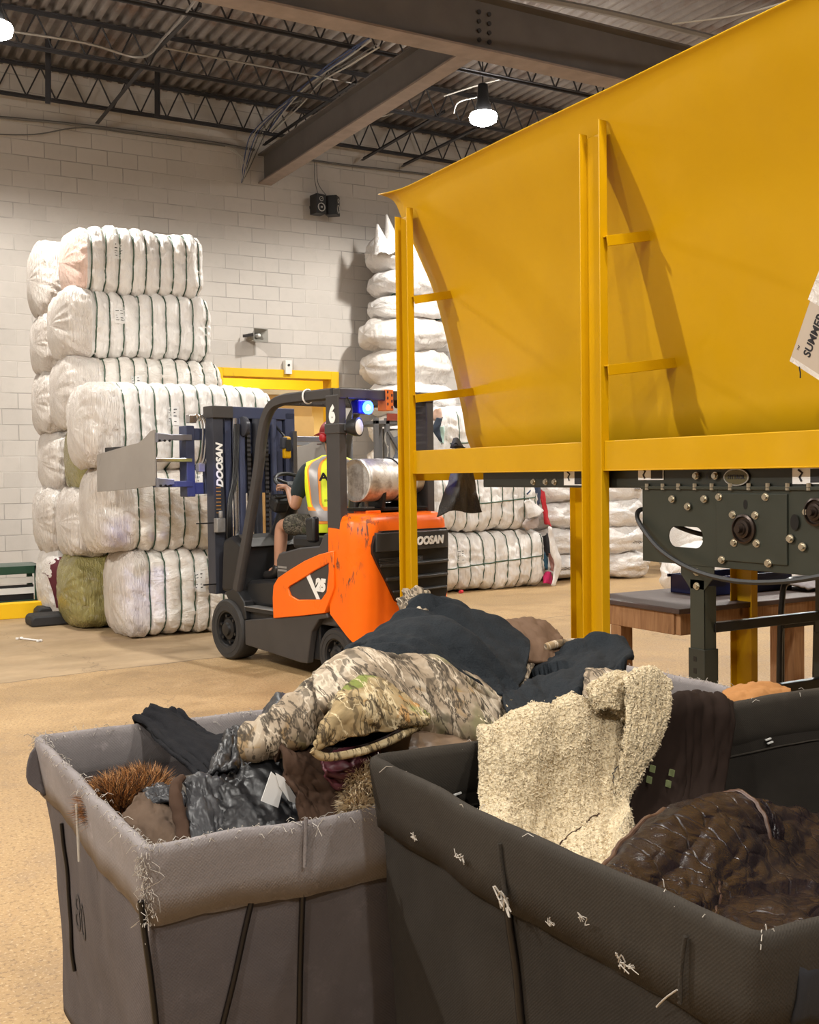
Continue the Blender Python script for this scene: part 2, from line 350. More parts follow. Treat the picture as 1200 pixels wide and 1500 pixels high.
# girders
def girder(name, p, q, depth, wid, label):
    t = thing(name, label, 'girder', p); d = V(q) - V(p)
    MB().bar((0, 0, 0), d, .014, depth).obj('web', M['beam'], t, 0)
    side = d.normalized().cross(V((0, 0, 1)))
    MB().bar(V((0, 0, depth / 2)), d + V((0, 0, depth / 2)), wid, .02).obj('flange', M['beam'], t, 0)
    MB().bar(V((0, 0, -depth / 2)), d + V((0, 0, -depth / 2)), wid, .02).obj('flange', M['beamrust'], t, 0)['label'] = 'rusty bottom flange'
    return t
g1 = girder('girder', (6.0, 14.6, 5.9), (6.0, 9.24, 5.9), .40, .2, 'dark steel girder running from the block wall above the two black speakers')
g2 = girder('girder', (-9, 9.02, 5.9), (22, 9.02, 5.9), .52, .26, 'deep dark steel girder crossing overhead parallel to the block wall, with two rows of bolts')
for i in range(2):
    for k in range(4): MB().cyl((14.99 + i * .12, -.012, .14 - k * .09), (14.99 + i * .12, -.03, .14 - k * .09), .022, 8).obj('bolt', M['steel'], g2)
# open web joists along the wall direction
def joist(Y, x0, x1, label, zt=ZD - .03, dp=.40):
    t = thing('bar_joist', label, 'joist', (x0, Y, zt), 0, 'open web joists under the deck'); L = x1 - x0
    for dz, nm in ((0, 'top_chord'), (-dp, 'bottom_chord')):
        w = MB()
        for s in (-.028, .028): w.bb(0, L, s - .022, s + .022, dz - .004, dz + .004); w.bb(0, L, s * .3 - .004, s * .3 + .004, dz - (.03 if dz else .035), dz + (.02 if dz else 0))
        w.obj(nm, M['steel'], t, 0)
    w = MB(); n = int(L / .36); st = L / n
    for i in range(n):
        x = i * st; w.cyl((x, 0, -dp), (x + st / 2, 0, -.02), .0105, 6); w.cyl((x + st / 2, 0, -.02), (x + st, 0, -dp), .0105, 6)
    w.obj('web_rods', M['steel'], t)
    return t
J = [(14.36, 'closest to the block wall'), (12.72, 'second from the block wall'), (11.05, 'third from the block wall'), (7.4, 'nearest the camera, past the crossing girder')]
for Y, s in J: joist(Y, -8.9, 21.9, 'black open web steel joist under the deck, ' + s)
# braces and hangers hung between the joists
def brace(p, q, label, wd=.05, mt='steel'):
    t = MB().bar((0, 0, 0), V(q) - V(p), wd, .006).bar(V((0, 0, .0)) + V((wd / 2, 0, .025)), V(q) - V(p) + V((wd / 2, 0, .025)), .006, wd).obj('angle_brace', M[mt], None, 0)
    t.location = p; return tag(t, label, 'brace', 'angle braces under the deck')
brace(aty(142, 181, 14.3), aty(226, 78, 12.8), 'dark diagonal angle brace at far left between the first two joists')
brace(aty(226, 78, 12.8), aty(292, 10, 11.2), 'pale diagonal angle brace between the second and third joists')
brace(aty(70, 58, 13.3), aty(70, 152, 13.3), 'vertical steel angle hanger with a lit lower end at far left', .06)
brace(aty(230, 98, 13.3), aty(230, 171, 13.3), 'vertical steel angle hanger below the second joist', .06)
brace(aty(530, 235, 14.35), aty(650, 165, 12.7), 'diagonal angle brace just right of the wall girder')
brace(aty(589, 244, 14.35), aty(700, 188, 12.9), 'diagonal angle brace ending above the yellow hopper corner')
brace(aty(386, 213, 14.3), aty(520, 122, 12.2), 'diagonal angle brace running alongside the wall girder')
def run(name, pts, r, mt, label, cat='conduit', n=24, grp=None):
    P = spline(pts, n); o = MB().tube([p - P[0] for p in P], r, 6).obj(name, M[mt]); o.location = P[0]; return tag(o, label, cat, grp)
run('electrical_conduit', [aty(-40, 38, 12.6), aty(120, 62, 12.6), aty(205, 84, 12.5), aty(240, 55, 11.8), aty(275, 15, 11), aty(300, -20, 10.5)], .016, 'conduit', 'pale bent conduit along the second joist at upper left')
run('electrical_conduit', [aty(240, 70, 11.9), aty(400, 100, 12.2), aty(530, 124, 12.4)], .012, 'conduit', 'thin straight conduit crossing from the second joist to the wall girder')
run('electrical_conduit', [aty(700, -15, 7.9), aty(860, 12, 8.0), aty(1045, 55, 8.1), aty(1100, 68, 8.1)], .03, 'conduit', 'thick pale pipe above the hopper top edge')
run('ceiling_cable', [aty(985, 35, 7.6), aty(1080, 22, 7.2), aty(1160, 0, 6.8), aty(1210, -20, 6.5)], .008, 'wire_white', 'thin cable slung over the hopper at the top right', 'cable')
run('ceiling_cable', [aty(650, 141, 11.9), aty(700, 125, 11.6), aty(742, 114, 11.2)], .009, 'wire_white', 'white cable slung to the left of the lit high bay lamp', 'cable')
run('ceiling_cable', [aty(665, 166, 11.6), aty(672, 150, 11.5), aty(700, 142, 11.4), aty(713, 138, 11.35)], .008, 'wire_white', 'curled white cable feeding the lit high bay lamp', 'cable')
run('ceiling_cable', [aty(553, 172, 13.4), aty(570, 168, 13.3), aty(592, 160, 13.2)], .008, 'wire_white', 'short white cable under the joist right of the wall girder', 'cable')
# cables on the wall
run('wall_cable', [aty(-20, 170, 14.52), aty(90, 180, 14.52), aty(190, 192, 14.53), aty(300, 207, 14.53), aty(374, 220, 14.53)], .018, 'wire_gray', 'thick grey cable fixed along the top of the block wall left of the girder', 'cable')
run('wall_cable', [aty(-20, 196, 14.52), aty(50, 197, 14.53), aty(120, 187, 14.53), aty(200, 197, 14.53), aty(330, 214, 14.53)], .009, 'wire_gray', 'thin sagging cable below the thick one on the block wall', 'cable')
run('wall_cable', [aty(452, 234, 14.52), aty(500, 241, 14.52), aty(570, 249, 14.52), aty(680, 262, 14.52)], .016, 'wire_gray', 'thick grey cable along the wall right of the girder', 'cable')
for i, (dx, c) in enumerate(((0, 'wire_blue'), (4, 'wire_white'), (8, 'wire_blue'), (12, 'wire_gray'), (16, 'wire_white'), (20, 'wire_gray'))):
    run('data_cable', [aty(354, 268, 14.5), aty(356 + dx * .5, 245, 14.48), aty(364 + dx, 205, 14.42), aty(376 + dx, 187 - i, 14.2), aty(400 + dx, 165 - 2 * i, 13.7), aty(434 + i * 2, 136 + i * 3, 13.2)], .0075, c, 'thin %s data cable in the bundle dropping beside the girder end' % c[5:], 'cable', 24, 'data cables dropping beside the girder')
for i, (dy, c) in enumerate(((0, 'wire_blue'), (3, 'wire_white'), (-4, 'wire_blue'), (9, 'wire_gray'), (13, 'wire_white'))):
    run('data_cable', [aty(395 + i, 190 + dy * .3, 14.1), aty(430 + i * 3, 140 + dy, 13.2), aty(470, 108 + dy, 12.4), aty(510, 80 + dy * 1.3, 11.2), aty(540 + i * 4, 56 + dy, 10.3)], .009, c, '%s cable in the bundle running under the deck beside the girder' % c[5:], 'cable', 24, 'cable bundle beside the girder')
for i, (a, b, c2) in enumerate([((336, 219), (352, 232), (354, 266)), ((338, 218), (356, 234), (355, 266)), ((341, 217), (360, 238), (356, 267))]):
    run('data_cable', [aty(*a, 14.5), aty(*b, 14.47), aty(*c2, 14.5)], .006, 'wire_white', 'white cable looping down the wall to the bundle foot', 'cable', 16, 'white cables looping to the bundle foot')
# speakers
def speaker(px, py, rz, label):
    p = aty(px, py, 14.4); t = thing('wall_speaker', label, 'speaker', p, rz, 'two wall speakers')
    MB().bb(-.085, .085, -.09, .09, -.14, .14).obj('cabinet', M['black'], t, bevel=.006)
    M.setdefault('cone', mat('cone_gray', (.5, .49, .47), .4)); 
    for z, r in ((-.05, .062), (.07, .034)):
        MB().lathe([(r, 0), (r, .008), (r * .82, .008), (r * .8, .002), (r * .8, 0)], (0, -.09, z), (0, -1, 0), 24).obj('cone_ring', M['cone'], t)
        MB().lathe([(r * .78, .0), (r * .5, .003), (r * .3, .006), (r * .28, .012), (0.001, .016)], (0, -.09, z), (0, -1, 0), 20).obj('driver', M['blackm'], t)
        MB().lathe([(r * .25, .012), (r * .18, .02), (.001, .022)], (0, -.09, z), (0, -1, 0), 12).obj('dust_cap', M['cone'], t)
    MB().bb(-.02, .02, .09, .2, -.02, .02).obj('bracket', M['steel'], t)
speaker(466, 300, radians(8), 'left one of the two small black speakers on the block wall, facing straight out')
speaker(487, 302, radians(48), 'right one of the two small black speakers on the block wall, turned to the right')
run('speaker_wire', [aty(461, 236, 14.5), aty(461, 262, 14.5), aty(466, 284, 14.48)], .005, 'wire_gray', 'thin wire hanging down to the left speaker', 'wire')
run('speaker_wire', [aty(464, 238, 14.5), aty(466, 268, 14.5), aty(478, 286, 14.48)], .005, 'wire_gray', 'thin wire hanging down to the right speaker', 'wire')
# paging horn
t = thing('horn_loudspeaker', 'grey square paging horn on the block wall above the yellow dock door', 'loudspeaker', aty(382, 491, 14.35), radians(18))
M['horn'] = mat('horn_gray', (.30, .285, .25), .5)
def sq(w_, h_, y): return [(-w_, y, -h_), (w_, y, -h_), (w_, y, h_), (-w_, y, h_)]
w = MB(); w.grid([sq(.13, .095, 0), sq(.125, .09, -.0), sq(.09, .065, .05), sq(.05, .04, .12), sq(.04, .035, .17)], cv=True); w.obj('horn_bell', M['horn'], t, 30, solid=.006)
MB().lathe([(.035, .17), (.05, .17), (.055, .24), (.03, .25)], (0, 0, 0), (0, 1, 0), 16).obj('driver', M['horn'], t)
MB().lathe([(.028, .10), (.026, .03), (.015, .015), (.002, .01)], (0, 0, 0), (0, 1, 0), 14).obj('phase_plug', M['paper'], t)
MB().bb(-.13, -.11, .0, .24, -.02, .02).obj('bracket', M['steel'], t)
# dock door frame and the lit room behind
t = thing('door_1', 'yellow painted steel frame of the dock doorway in the block wall', 'door frame', (0, YW, 0)); t['kind'] = 'structure'
w = MB(); w.bb(DX1 - .02, DX1 + .11, -.05, .25, 0, DZ + .1); w.obj('jamb', M['doory'], t, 0, .006)
w = MB(); w.bb(DX0 - .11, DX0 + .02, -.05, .25, 0, DZ + .1); w.obj('jamb', M['doory'], t, 0, .006)
w = MB(); w.bb(DX0 + .02, DX1 - .02, -.05, .25, DZ - .02, DZ + .1); w.obj('header', M['doory'], t, 0, .006)
M['cream'] = mat('cream_wall', (.80, .66, .36), .7, 0, .15, 2); M['tan'] = mat('tan_panel', (.46, .33, .17), .5, 0, .2); M['tan2'] = mat('tan_panel_pale', (.68, .54, .33), .5, 0, .2)
struct(MB().bb(3.5, 11, 20.6, 20.8, 0, 4.5).obj('wall_far', M['cream'], ang=0))
struct(MB().bb(10.8, 11, 14.8, 20.6, 0, 4.5).obj('wall_annex_right', M['cream'], ang=0)); struct(MB().bb(3.3, 3.5, 14.8, 20.8, 0, 4.5).obj('wall_annex_left', M['cream'], ang=0))
struct(MB().bb(3.3, 11, 14.8, 20.8, 4.5, 4.6).obj('ceiling_annex', M['cream'], ang=0))
# machine cabinets seen through the doorway
t = thing('machine_cabinet', 'tan sheet metal machine housing with dark knobs seen through the dock doorway', 'machine', (6.6, 16.6, 0))
MB().bb(0, 1.0, 0, 1.6, 0, 2.85).obj('housing', M['tan'], t, 0, .01); MB().bb(-.02, 1.02, -.015, 0, 2.0, 2.5).obj('front_panel', M['tan2'], t, 0)
for i in range(4): MB().cyl((-.0, .3 + i * .28, 2.62), (-.05, .3 + i * .28, 2.62), .055, 12).obj('knob', M['black'], t)
MB().bb(-.04, 1.05, -.04, 1.65, 2.85, 2.93).obj('cover', M['cone'], t, 0)
t = thing('machine_cabinet', 'low pale machine housing with a metal rail on top, left half of the dock doorway', 'machine', (5.3, 17.2, 0))
MB().bb(0, 1.15, 0, 1.2, 0, 2.78).obj('housing', M['tan2'], t, 0, .01); MB().bb(-.3, 1.2, -.1, -.05, 2.86, 2.93).obj('rail', M['cone'], t, 0); MB().bb(.58, .6, -.01, 0, .2, 2.75).obj('seam', M['black'], t, 0)
for x in (0, 1.1): MB().bb(x, x + .04, -.09, -.05, 2.78, 2.88).obj('rail_post', M['cone'], t, 0)
t = thing('monitor', 'dark screen box standing on the pale machine behind the doorway', 'monitor', (5.5, 17.5, 2.78)); MB().bb(0, .6, 0, .3, .12, .38).obj('screen', M['wire_blue'], t, 0, .01); MB().bb(.25, .35, .1, .2, 0, .12).obj('stand', M['black'], t, 0)
tag(MB().bb(5.2, 10, 19.6, 19.75, 3.2, 3.45).obj('overhead_beam', M['doory'], None, 0), 'yellow beam across the lit annex behind the doorway', 'beam')
# small white box above the door
t = thing('sensor_box', 'small white electrical box fixed on the lintel above the doorway', 'box', aty(422, 538, 14.53)); MB().bb(-.05, .05, -.03, .06, -.1, .1).obj('case', M['white'], t, 0, .004); MB().cyl((0, -.03, .03), (0, -.04, .03), .018, 10).obj('button', M['black'], t)
# poster
p = aty(506, 611, 14.58); t = thing('safety_poster', 'white and green notice fixed to the wall right of the dock doorway', 'poster', p)
MB().bb(-.13, .13, -.006, .006, -.13, .13).obj('sheet', M['paper'], t, 0); M['pgreen'] = mat('poster_green', (.05, .38, .2), .6)
MB().bb(-.12, -.02, -.009, -.006, -.06, .11).obj('green_panel', M['pgreen'], t, 0)
# ------------------------------------------------------------------ lamps
def lamp(x, y, z, label, power, vis=True):
    t = thing('high_bay_lamp', label, 'lamp', (x, y, z), 0, 'high bay lamps')
    MB().lathe([(.02, .42), (.06, .40), (.075, .2), (.10, .12), (.10, .06), (.075, .03)], n=20).obj('heat_sink', M['blackm'], t)
    MB().lathe([(.10, .06), (.16, .045), (.175, .01), (.16, -.05), (.09, -.085), (.002, -.09)], n=20).obj('lens', M['lamp'], t)
    MB().tube([(0, 0, .42), (0, 0, ZD - z)], .008, 6).obj('stem', M['steel'], t)
    l = bpy.data.lights.new('high_bay_light', 'SPOT'); l.energy = power; l.spot_size = radians(168); l.spot_blend = .35; l.shadow_soft_size = .11; l.color = (1, .965, .90)
    o = bpy.data.objects.new('high_bay_light', l); C.objects.link(o); o.parent = t; o.location = (0, 0, -.15)
    return t
PW = 560
for x, y, s in ((7.5, 11.2, 'glowing high bay lamp hanging above the hopper corner'), (1.82, 11.2, 'glowing high bay lamp at the far left edge of the photo')): lamp(x, y, 5.88, s, PW)
for x, y, k in ((2.7, -.9, .5), (3.0, 3.0, .7), (-2.4, 2.3, .55), (.4, -2.6, .8), (7.5, 5.6, 1.), (-3.8, 6.3, 2.4), (13.2, 11.2, 1.), (13.2, 5.6, 1.), (-3.8, -.9, .9)):  # lamps just left of the carts and straight behind the camera are added light
    lamp(x, y, 5.9, 'unseen high bay lamp outside the photo, hung from the deck', PW * k)
l = bpy.data.lights.new('annex_light', 'AREA'); l.energy = 260; l.size = 2; l.color = (1, .86, .6); o = bpy.data.objects.new('annex_light', l); C.objects.link(o); o.location = (7.5, 17, 4.4)
wd = bpy.data.worlds.new('world'); bpy.context.scene.world = wd; wd.use_nodes = True; wd.node_tree.nodes['Background'].inputs[0].default_value = (.5, .5, .5, 1); wd.node_tree.nodes['Background'].inputs[1].default_value = .3
vs_ = bpy.context.scene.view_settings; vs_.view_transform = 'Standard'; vs_.look = 'None'; vs_.gamma = 1; vs_.exposure = .42; vs_.use_curve_mapping = False
# ------------------------------------------------------------------ bales
def bale(name, label, cx, cy, z0, L, D, H, mats, seed, n=7, first=.16, grp=None, lab=None, long_strap=False, rz=0, tilt=0, capL=True, bulge=.02, nose=.10):
    t = thing(name, label, 'bale', (cx, cy, z0), rz, grp); R = random.Random(seed)
    xs = [-L / 2 + first + (L - first - .12) * k / (n - 1) for k in range(n)] if n > 1 else []
    a, b = D / 2, H / 2
    def rad(x, w):
        e = max(0., (abs(x) - (L / 2 - .22)) / .22); e = min(e, 1.)
        s = (1 - e ** 3.2) ** .5 if e < 1 else 0
        s = max(s, .0)
        q = 4.2; r = (abs(cos(w)) ** q + abs(sin(w)) ** q) ** (-1 / q)
        gv = 0
        for c in xs: gv += math.exp(-((x - c) / .022) ** 2) + .18 * math.exp(-((x - c) / .05) ** 2)
        fold = fb(x * 2.6 + seed, cos(w) * 1.5, sin(w) * 1.5, 4) * .034 + (1 - 2 * abs(fb(x * 6 + seed + 2 * sin(w), cos(w) * 3.2, sin(w) * 3.2 + x, 3))) * .013 + (1 - 2 * abs(fb(x * 13 + seed - 4 * sin(w + seed), cos(w) * 6, sin(w) * 6, 2))) * .005
        if e > 0: fold += (.018 * sin(w * 17 + 6 * fb(cos(w) * 2, sin(w) * 2 + seed, x * 2, 2)) + .03 * fb(cos(w) * 5, sin(w) * 5 + seed, x * 2, 3)) * e * (1 - e * .4) * .6 + .022 * fb(x * 11 + seed, cos(w) * 5, sin(w) * .9, 3) * min(1, e * 2)
        pin = 1.02 - .06 * gv
        return a * r * s * pin, b * r * s * pin, fold
    def pt(x, w, off=0.):
        ra, rb, f = rad(x, w); f = f * (1 if ra > .03 else ra / .03) + off
        return V((x + (nose * .0), cos(w) * (ra + f), b + sin(w) * (rb + f) + tilt * x))
    NX = max(70, int(L * 85)); NW = 120
    X = [-L / 2 * cos(pi * i / NX) * .35 + (-L / 2 + L * i / NX) * .65 for i in range(NX + 1)]
    # body / left gathered cap split
    cut = next(i for i, x in enumerate(X) if x > (xs[0] - .05 if xs else -L / 2 + .2)) if capL else 0
    def part(nm, i0, i1, m): 
        w = MB(); w.grid([[pt(X[i], 2 * pi * k / NW) for k in range(NW)] for i in range(i0, i1 + 1)], cv=True); return w.obj(nm, m, t, 180)
    part('film_body', cut, NX, mats[0])
    if capL: part('gathered_end', 0, cut, mats[1])
    for c in xs:
        c2 = c + R.uniform(-.006, .006)
        P = [pt(c2 + .006 * sin(k * .26 + seed), 2 * pi * k / 48, .004) for k in range(48)]
        MB().tube(P, .0075, 5, True).obj('strap', M['strap'], t)
    if long_strap:
        w0 = pi + .05; P = [pt(-L / 2 + .15 + (L - .3) * k / 40, w0 + .12 - .25 * k / 40, .007) for k in range(41)]
        MB().tube(P, .008, 5).obj('strap', M['strap'], t)
    if lab:
        x0, wa, wx, ww = lab
        Gd = [[pt(x0 + wx * i / 6, wa + ww * j / 10, .006) for j in range(11)] for i in range(7)]
        q = MB().grid(Gd).obj('paper_label', M['paper'], t, 180)
        k = MB()
        for r_ in range(5):
            for s_ in range(2):
                if R.random() < .85:
                    u0 = .12 + .42 * s_; u1 = u0 + R.uniform(.12, .30)
                    k.grid([[pt(x0 + wx * (u0 + (u1 - u0) * i / 3), wa + ww * (.12 + .16 * r_ + .04 * j), .009) for j in range(2)] for i in range(4)])
        k.obj('printed_lines', M['ink'], q, 180)
    return t, pt
fm = M['film']; cap = M['film_cap']
# angle w: pi points to the viewer (-Y), pi/2 up
LB = lambda x, up=.0: (x, pi - .42 - up, .11, .42)
A = 'strapped bales stacked behind the forklift'
bale('textile_bale', 'white strapped bale on the floor behind the front wheel, lowest of the front column', 3.28, 10.36, 0, 1.42, .84, .83, (fm[2], cap), 11, 8, .30, A, LB(.0))
bale('textile_bale', 'white strapped bale second from the floor in the front column, under the clamp plate', 3.22, 10.38, .81, 1.72, .84, .80, (fm[2], cap), 12, 9, .42, A, LB(.12, .3))
bale('textile_bale', 'long white bale topping the front column, level with the mast top', 3.22, 10.30, 1.60, 1.95, .86, .78, (fm[0], cap), 13, 11, .40, A, LB(-.18))
bale('textile_bale', 'topmost white bale of the tall stack with ten bulging segments and a pink end', 3.13, 11.30, 3.36, 1.42, .86, .67, (fm[0], M['film_pink']), 21, 9, .20, A, LB(-.30))
bale('textile_bale', 'white strapped bale second from the top of the tall stack', 3.10, 11.30, 2.72, 1.62, .86, .67, (fm[0], cap), 22, 9, .36, A, LB(-.27))
bale('textile_bale', 'yellowish white bale third from the top of the tall stack', 3.16, 11.30, 2.03, 1.72, .9, .70, (fm[2], cap), 23, 9, .42, A, LB(-.18))
bale('textile_bale', 'olive bag bale squeezed in the middle of the tall stack behind the clamp plate', 3.15, 11.3, 1.36, 1.45, .84, .68, (fm[1], M['film_olive']), 24, 6, .40, A)
bale('textile_bale', 'cream bale above the olive floor bag in the middle column of the stack', 3.1, 11.28, .72, 1.55, .86, .68, (fm[2], cap), 25, 6, .40, A)
bale('textile_bale', 'shiny olive green bagged bale on the floor behind the front foot of the stack', 3.05, 11.30, 0, 1.45, .9, .74, (fm[3], M['film_olive']), 26, 5, .50, A)
B = 'bales of the rear column by the block wall'
for k, (z, s, cx, m, lb) in enumerate([(0, .74, 3.0, 0, 'clear bagged bale on the floor by the green step, dark red cloth showing through'), (.72, .70, 2.98, 3, 'grey wrinkled bale second from the floor in the rear column'),
        (1.38, .66, 3.05, 1, 'pinkish bale third from the floor in the rear column'), (2.0, .68, 3.0, 3, 'grey bale at mid height of the rear column, left of the yellowish one'), (2.66, .64, 3.0, 2, 'pink grey bale second from the top of the rear column'), (3.28, .78, 2.98, 3, 'grey plastic covered bale topping the rear column')]):
    tb, pt = bale('textile_bale', lb, cx, 12.3, z, 1.4, .84, s, (fm[m], M['film_cap'] if k else fm[1]), 31 + k, 5, .5, B, capL=True)
    if k == 0:
        MB().grid([[pt(-.69 + .05 * i + .10 * (j / 8), pi - .65 + .16 * j - .02 * i, .01 + .05 * sin(pi * i / 6) * sin(pi * j / 8)) for j in range(9)] for i in range(7)]).obj('maroon_cloth', M['film_maroon'], tb, 180)
# strapped bales right of the forklift
D = 'strapped bales right of the forklift'
bale('textile_bale', 'white strapped bale on the floor right of the forklift, coloured clothes bursting from its end', 7.78, 11.95, 0, 1.85, .9, .76, (fm[0], cap), 41, 9, .2, D, LB(-.55), True, capL=False)
bale('textile_bale', 'white strapped bale lying on the floor bale right of the forklift, under the hopper beam', 7.72, 11.95, .77, 1.75, .9, .76, (fm[0], cap), 42, 9, .2, D, None, True, capL=False)
bale('textile_bale', 'white strapped bale showing between the left hopper post and the yellow plate', 7.85, 11.95, 1.55, 1.7, .9, .8, (fm[0], cap), 43, 6, .3, D, None, True, capL=False)
bale('textile_bale', 'white strapped bale seen through the oval hole of the conveyor side plate', 12.3, 12.1, 0, 1.8, .9, .8, (fm[0], cap), 44, 8, .2, D, LB(.2), True, capL=False)
bale('textile_bale', 'white strapped bale stacked on the one behind the conveyor hole', 12.3, 12.1, .8, 1.8, .9, .8, (fm[0], cap), 45, 8, .2, D, None, True, capL=False)
# spilled clothes at the bale ends
def rag(px, name, lb, mt, seed, Y, grp='clothes bursting from the bale ends'):
    P = [aty(x, y, Y + dy) for x, y, dy in px]; c = sum(P, V()) / len(P); R = random.Random(seed)
    n = len(P) // 2; left = spline([p - c for p in P[:n]], 14); right = spline([p - c for p in P[n:]], 14)
    G = []
    for i in range(15):
        r_ = []
        for j in range(9):
            s = j / 8; q = left[i].lerp(right[i], s); q = q + V((0, -.05 * sin(pi * s) + .03 * fb(q.x * 7 + seed, q.z * 7, s * 2), .02 * fb(q.z * 6, seed, s * 3))); r_.append(q)
        G.append(r_)
    o = MB().grid(G).obj(name, mt, None, 180, solid=.008); o.location = c; return tag(o, lb, 'clothing', grp)
cl = lambda n, c: M.setdefault(n, mat(n, c, .85, 0, .4, 14, .3, 40))
rag([(786, 700, -.1), (778, 715, -.1), (770, 724, -.1), (790, 700, .1), (792, 722, .1), (790, 742, .1)], 'denim_cloth', 'navy denim rag sticking out of the upper bale end', cl('denim', (.03, .05, .11)), 1, 11.6)
rag([(788, 715, 0), (793, 740, 0), (797, 768, 0), (797, 722, .1), (800, 745, .1), (808, 772, .1)], 'red_cloth', 'red rag hanging from the upper bale end', cl('redcloth', (.5, .02, .03)), 2, 11.75)
rag([(768, 735, -.15), (772, 748, -.15), (776, 760, -.15), (776, 728, 0), (786, 738, 0), (797, 748, .05)], 'film_flap', 'torn white film flap at the upper bale end', fm[1], 3, 11.5)
rag([(792, 786, 0), (789, 800, 0), (790, 815, 0), (803, 780, .1), (807, 792, .1), (806, 812, .1)], 'black_cloth', 'black rag spilling from the floor bale end', cl('blackcloth', (.02, .02, .025)), 4, 11.6)
rag([(788, 808, 0), (794, 820, 0), (798, 832, 0), (802, 806, .1), (803, 820, .1), (800, 835, .1)], 'blue_cloth', 'teal blue rag spilling from the floor bale end', cl('bluecloth', (.03, .11, .18)), 5, 11.58)
rag([(804, 810, 0), (806, 822, 0), (806, 836, 0), (810, 812, .1), (813, 826, .1), (811, 838, .1)], 'pink_cloth', 'pale pink rag below the black one at the floor bale end', cl('pinkcloth', (.62, .33, .28)), 6, 11.6)
rag([(800, 838, 0), (796, 846, 0), (795, 854, 0), (806, 838, .1), (809, 846, .1), (808, 856, .1)], 'magenta_cloth', 'bright pink rag at the foot of the burst floor bale', cl('magcloth', (.7, .03, .16)), 7, 11.55)
rag([(803, 772, 0), (806, 805, 0), (812, 830, 0), (808, 858, 0), (806, 772, .1), (818, 808, .1), (823, 822, .1), (814, 858, .1)], 'film_flap', 'torn white film flap hanging off the floor bale end', fm[1], 8, 11.45)
rag([(771, 760, 0), (765, 768, 0), (772, 776, 0), (788, 756, .1), (790, 766, .1), (788, 774, .1)], 'print_cloth', 'patterned rag caught between the two bale ends', cl('printcloth', (.4, .33, .3)), 9, 11.45)
rag([(636, 600, 0), (634, 612, 0), (642, 620, 0), (645, 597, .1), (648, 606, .1), (646, 618, .1)], 'peach_cloth', 'peach rag spilling beside the left hopper post', cl('peach', (.72, .5, .4)), 10, 11.4)
rag([(640, 612, 0), (634, 628, 0), (642, 645, 0), (648, 612, .1), (646, 630, .1), (648, 652, .1)], 'navy_cloth', 'navy rag spilling beside the left hopper post', cl('navycloth', (.02, .03, .05)), 11, 11.38)
rag([(643, 625, 0), (642, 634, 0), (644, 648, 0), (650, 624, .1), (651, 636, .1), (650, 650, .1)], 'mint_cloth', 'pale mint rag spilling beside the left hopper post', cl('mint', (.42, .60, .54)), 12, 11.42)
t = MB().cyl((0, 0, 0), (.05, .03, 0), .022, 10).obj('plastic_cap', cl('redcap', (.75, .05, .07))); t.location = atz(674, 867, .022); tag(t, 'small red plastic cap on the floor right of the forklift', 'cap')
# plain sacks
def sack(name, lb, cx, cy, z0, L, D, H, seed, grp, mt=None, mark=None, q=3.0, tie=False):
    t = thing(name, lb, 'sack', (cx, cy, z0), 0, grp); NU, NW = 34, 52; G = []
    def pt(u, w, off=0):
        x = -L / 2 * cos(pi * u); k = max(0, 1 - abs(2 * x / L) ** 3.4) ** (1 / 2.6); r = (abs(cos(w)) ** q + abs(sin(w)) ** q) ** (-1 / q)
        f = (fb(x * 2.6 + seed, cos(w) * 1.6 + seed, sin(w) * 1.9, 4) * .13 + (1 - 2 * abs(fb(x * 4 + seed, cos(w) * 3, sin(w) * 3 + seed, 3))) * .03) * min(H, .7) * k + off
        return V((x * (1 + .04 * fb(seed, w, u)), cos(w) * (D / 2 * r * k + f), H / 2 + sin(w) * (H / 2 * r * k + f)))
    MB().grid([[pt(i / NU, 2 * pi * k / NW) for k in range(NW)] for i in range(NU + 1)], cv=True).obj('sack_body', mt or M['sack'], t, 180)
    if mark:
        for nm, rows in mark:
            kk = MB(); R = random.Random(seed)
            for (u0, w0, n_, du, dw) in rows:
                P = [pt(u0 + du * i / (n_ * 3), w0 + dw * i / (n_ * 3) + R.uniform(-.035, .035), .006) for i in range(n_ * 3)]
                kk.tube(spline(P, n_ * 8), .0035, 4)
            kk.obj(nm, M['ink'], t)
    if tie:
        MB().tube([pt(.62, 2 * pi * k / 40, .006) for k in range(40)], .009, 5, True).obj('twine', M['twine'], t); MB().tube([pt(.30, 2 * pi * k / 40, .006) for k in range(40)], .009, 5, True).obj('twine', M['twine'], t)
    return t
S = 'white sacks stacked right of the strapped bales'
hs = [0, .34, .70, 1.08]; hh = [.38, .40, .42, .40]
names = ['floor', 'second', 'third', 'top']
for k in range(4):
    mk = [('handwriting', [(.35, pi + .1, 6, .25, -.05), (.38, pi + .0, 3, .1, .0)])] if k == 0 else None
    sack('woven_sack', 'white sack in the column beside the burst bale, %s layer' % names[k], 9.38, 12.3, hs[k], 1.1 + .04 * (k % 2), .9, hh[k], 51 + k, S, None, mk)
for k in range(4):
    mk = [('handwriting', [(.52, pi - .16, 5, .10, 0), (.54, pi - .0, 6, .12, 0), (.55, pi + .14, 5, .10, 0)])] if k == 3 else ([('handwriting', [(.55, pi + .22, 7, .2, 0), (.56, pi + .12, 3, .12, .0)])] if k == 1 else None)
    sack('woven_sack', 'white sack in the column nearest the conveyor end, %s layer' % names[k], 10.12 + (.12 if k == 0 else 0), 11.95, hs[k] + .01, .78, .8, hh[k], 61 + k, S, None, mk)
T = 'sacks in the tall wall stack'
z = 0
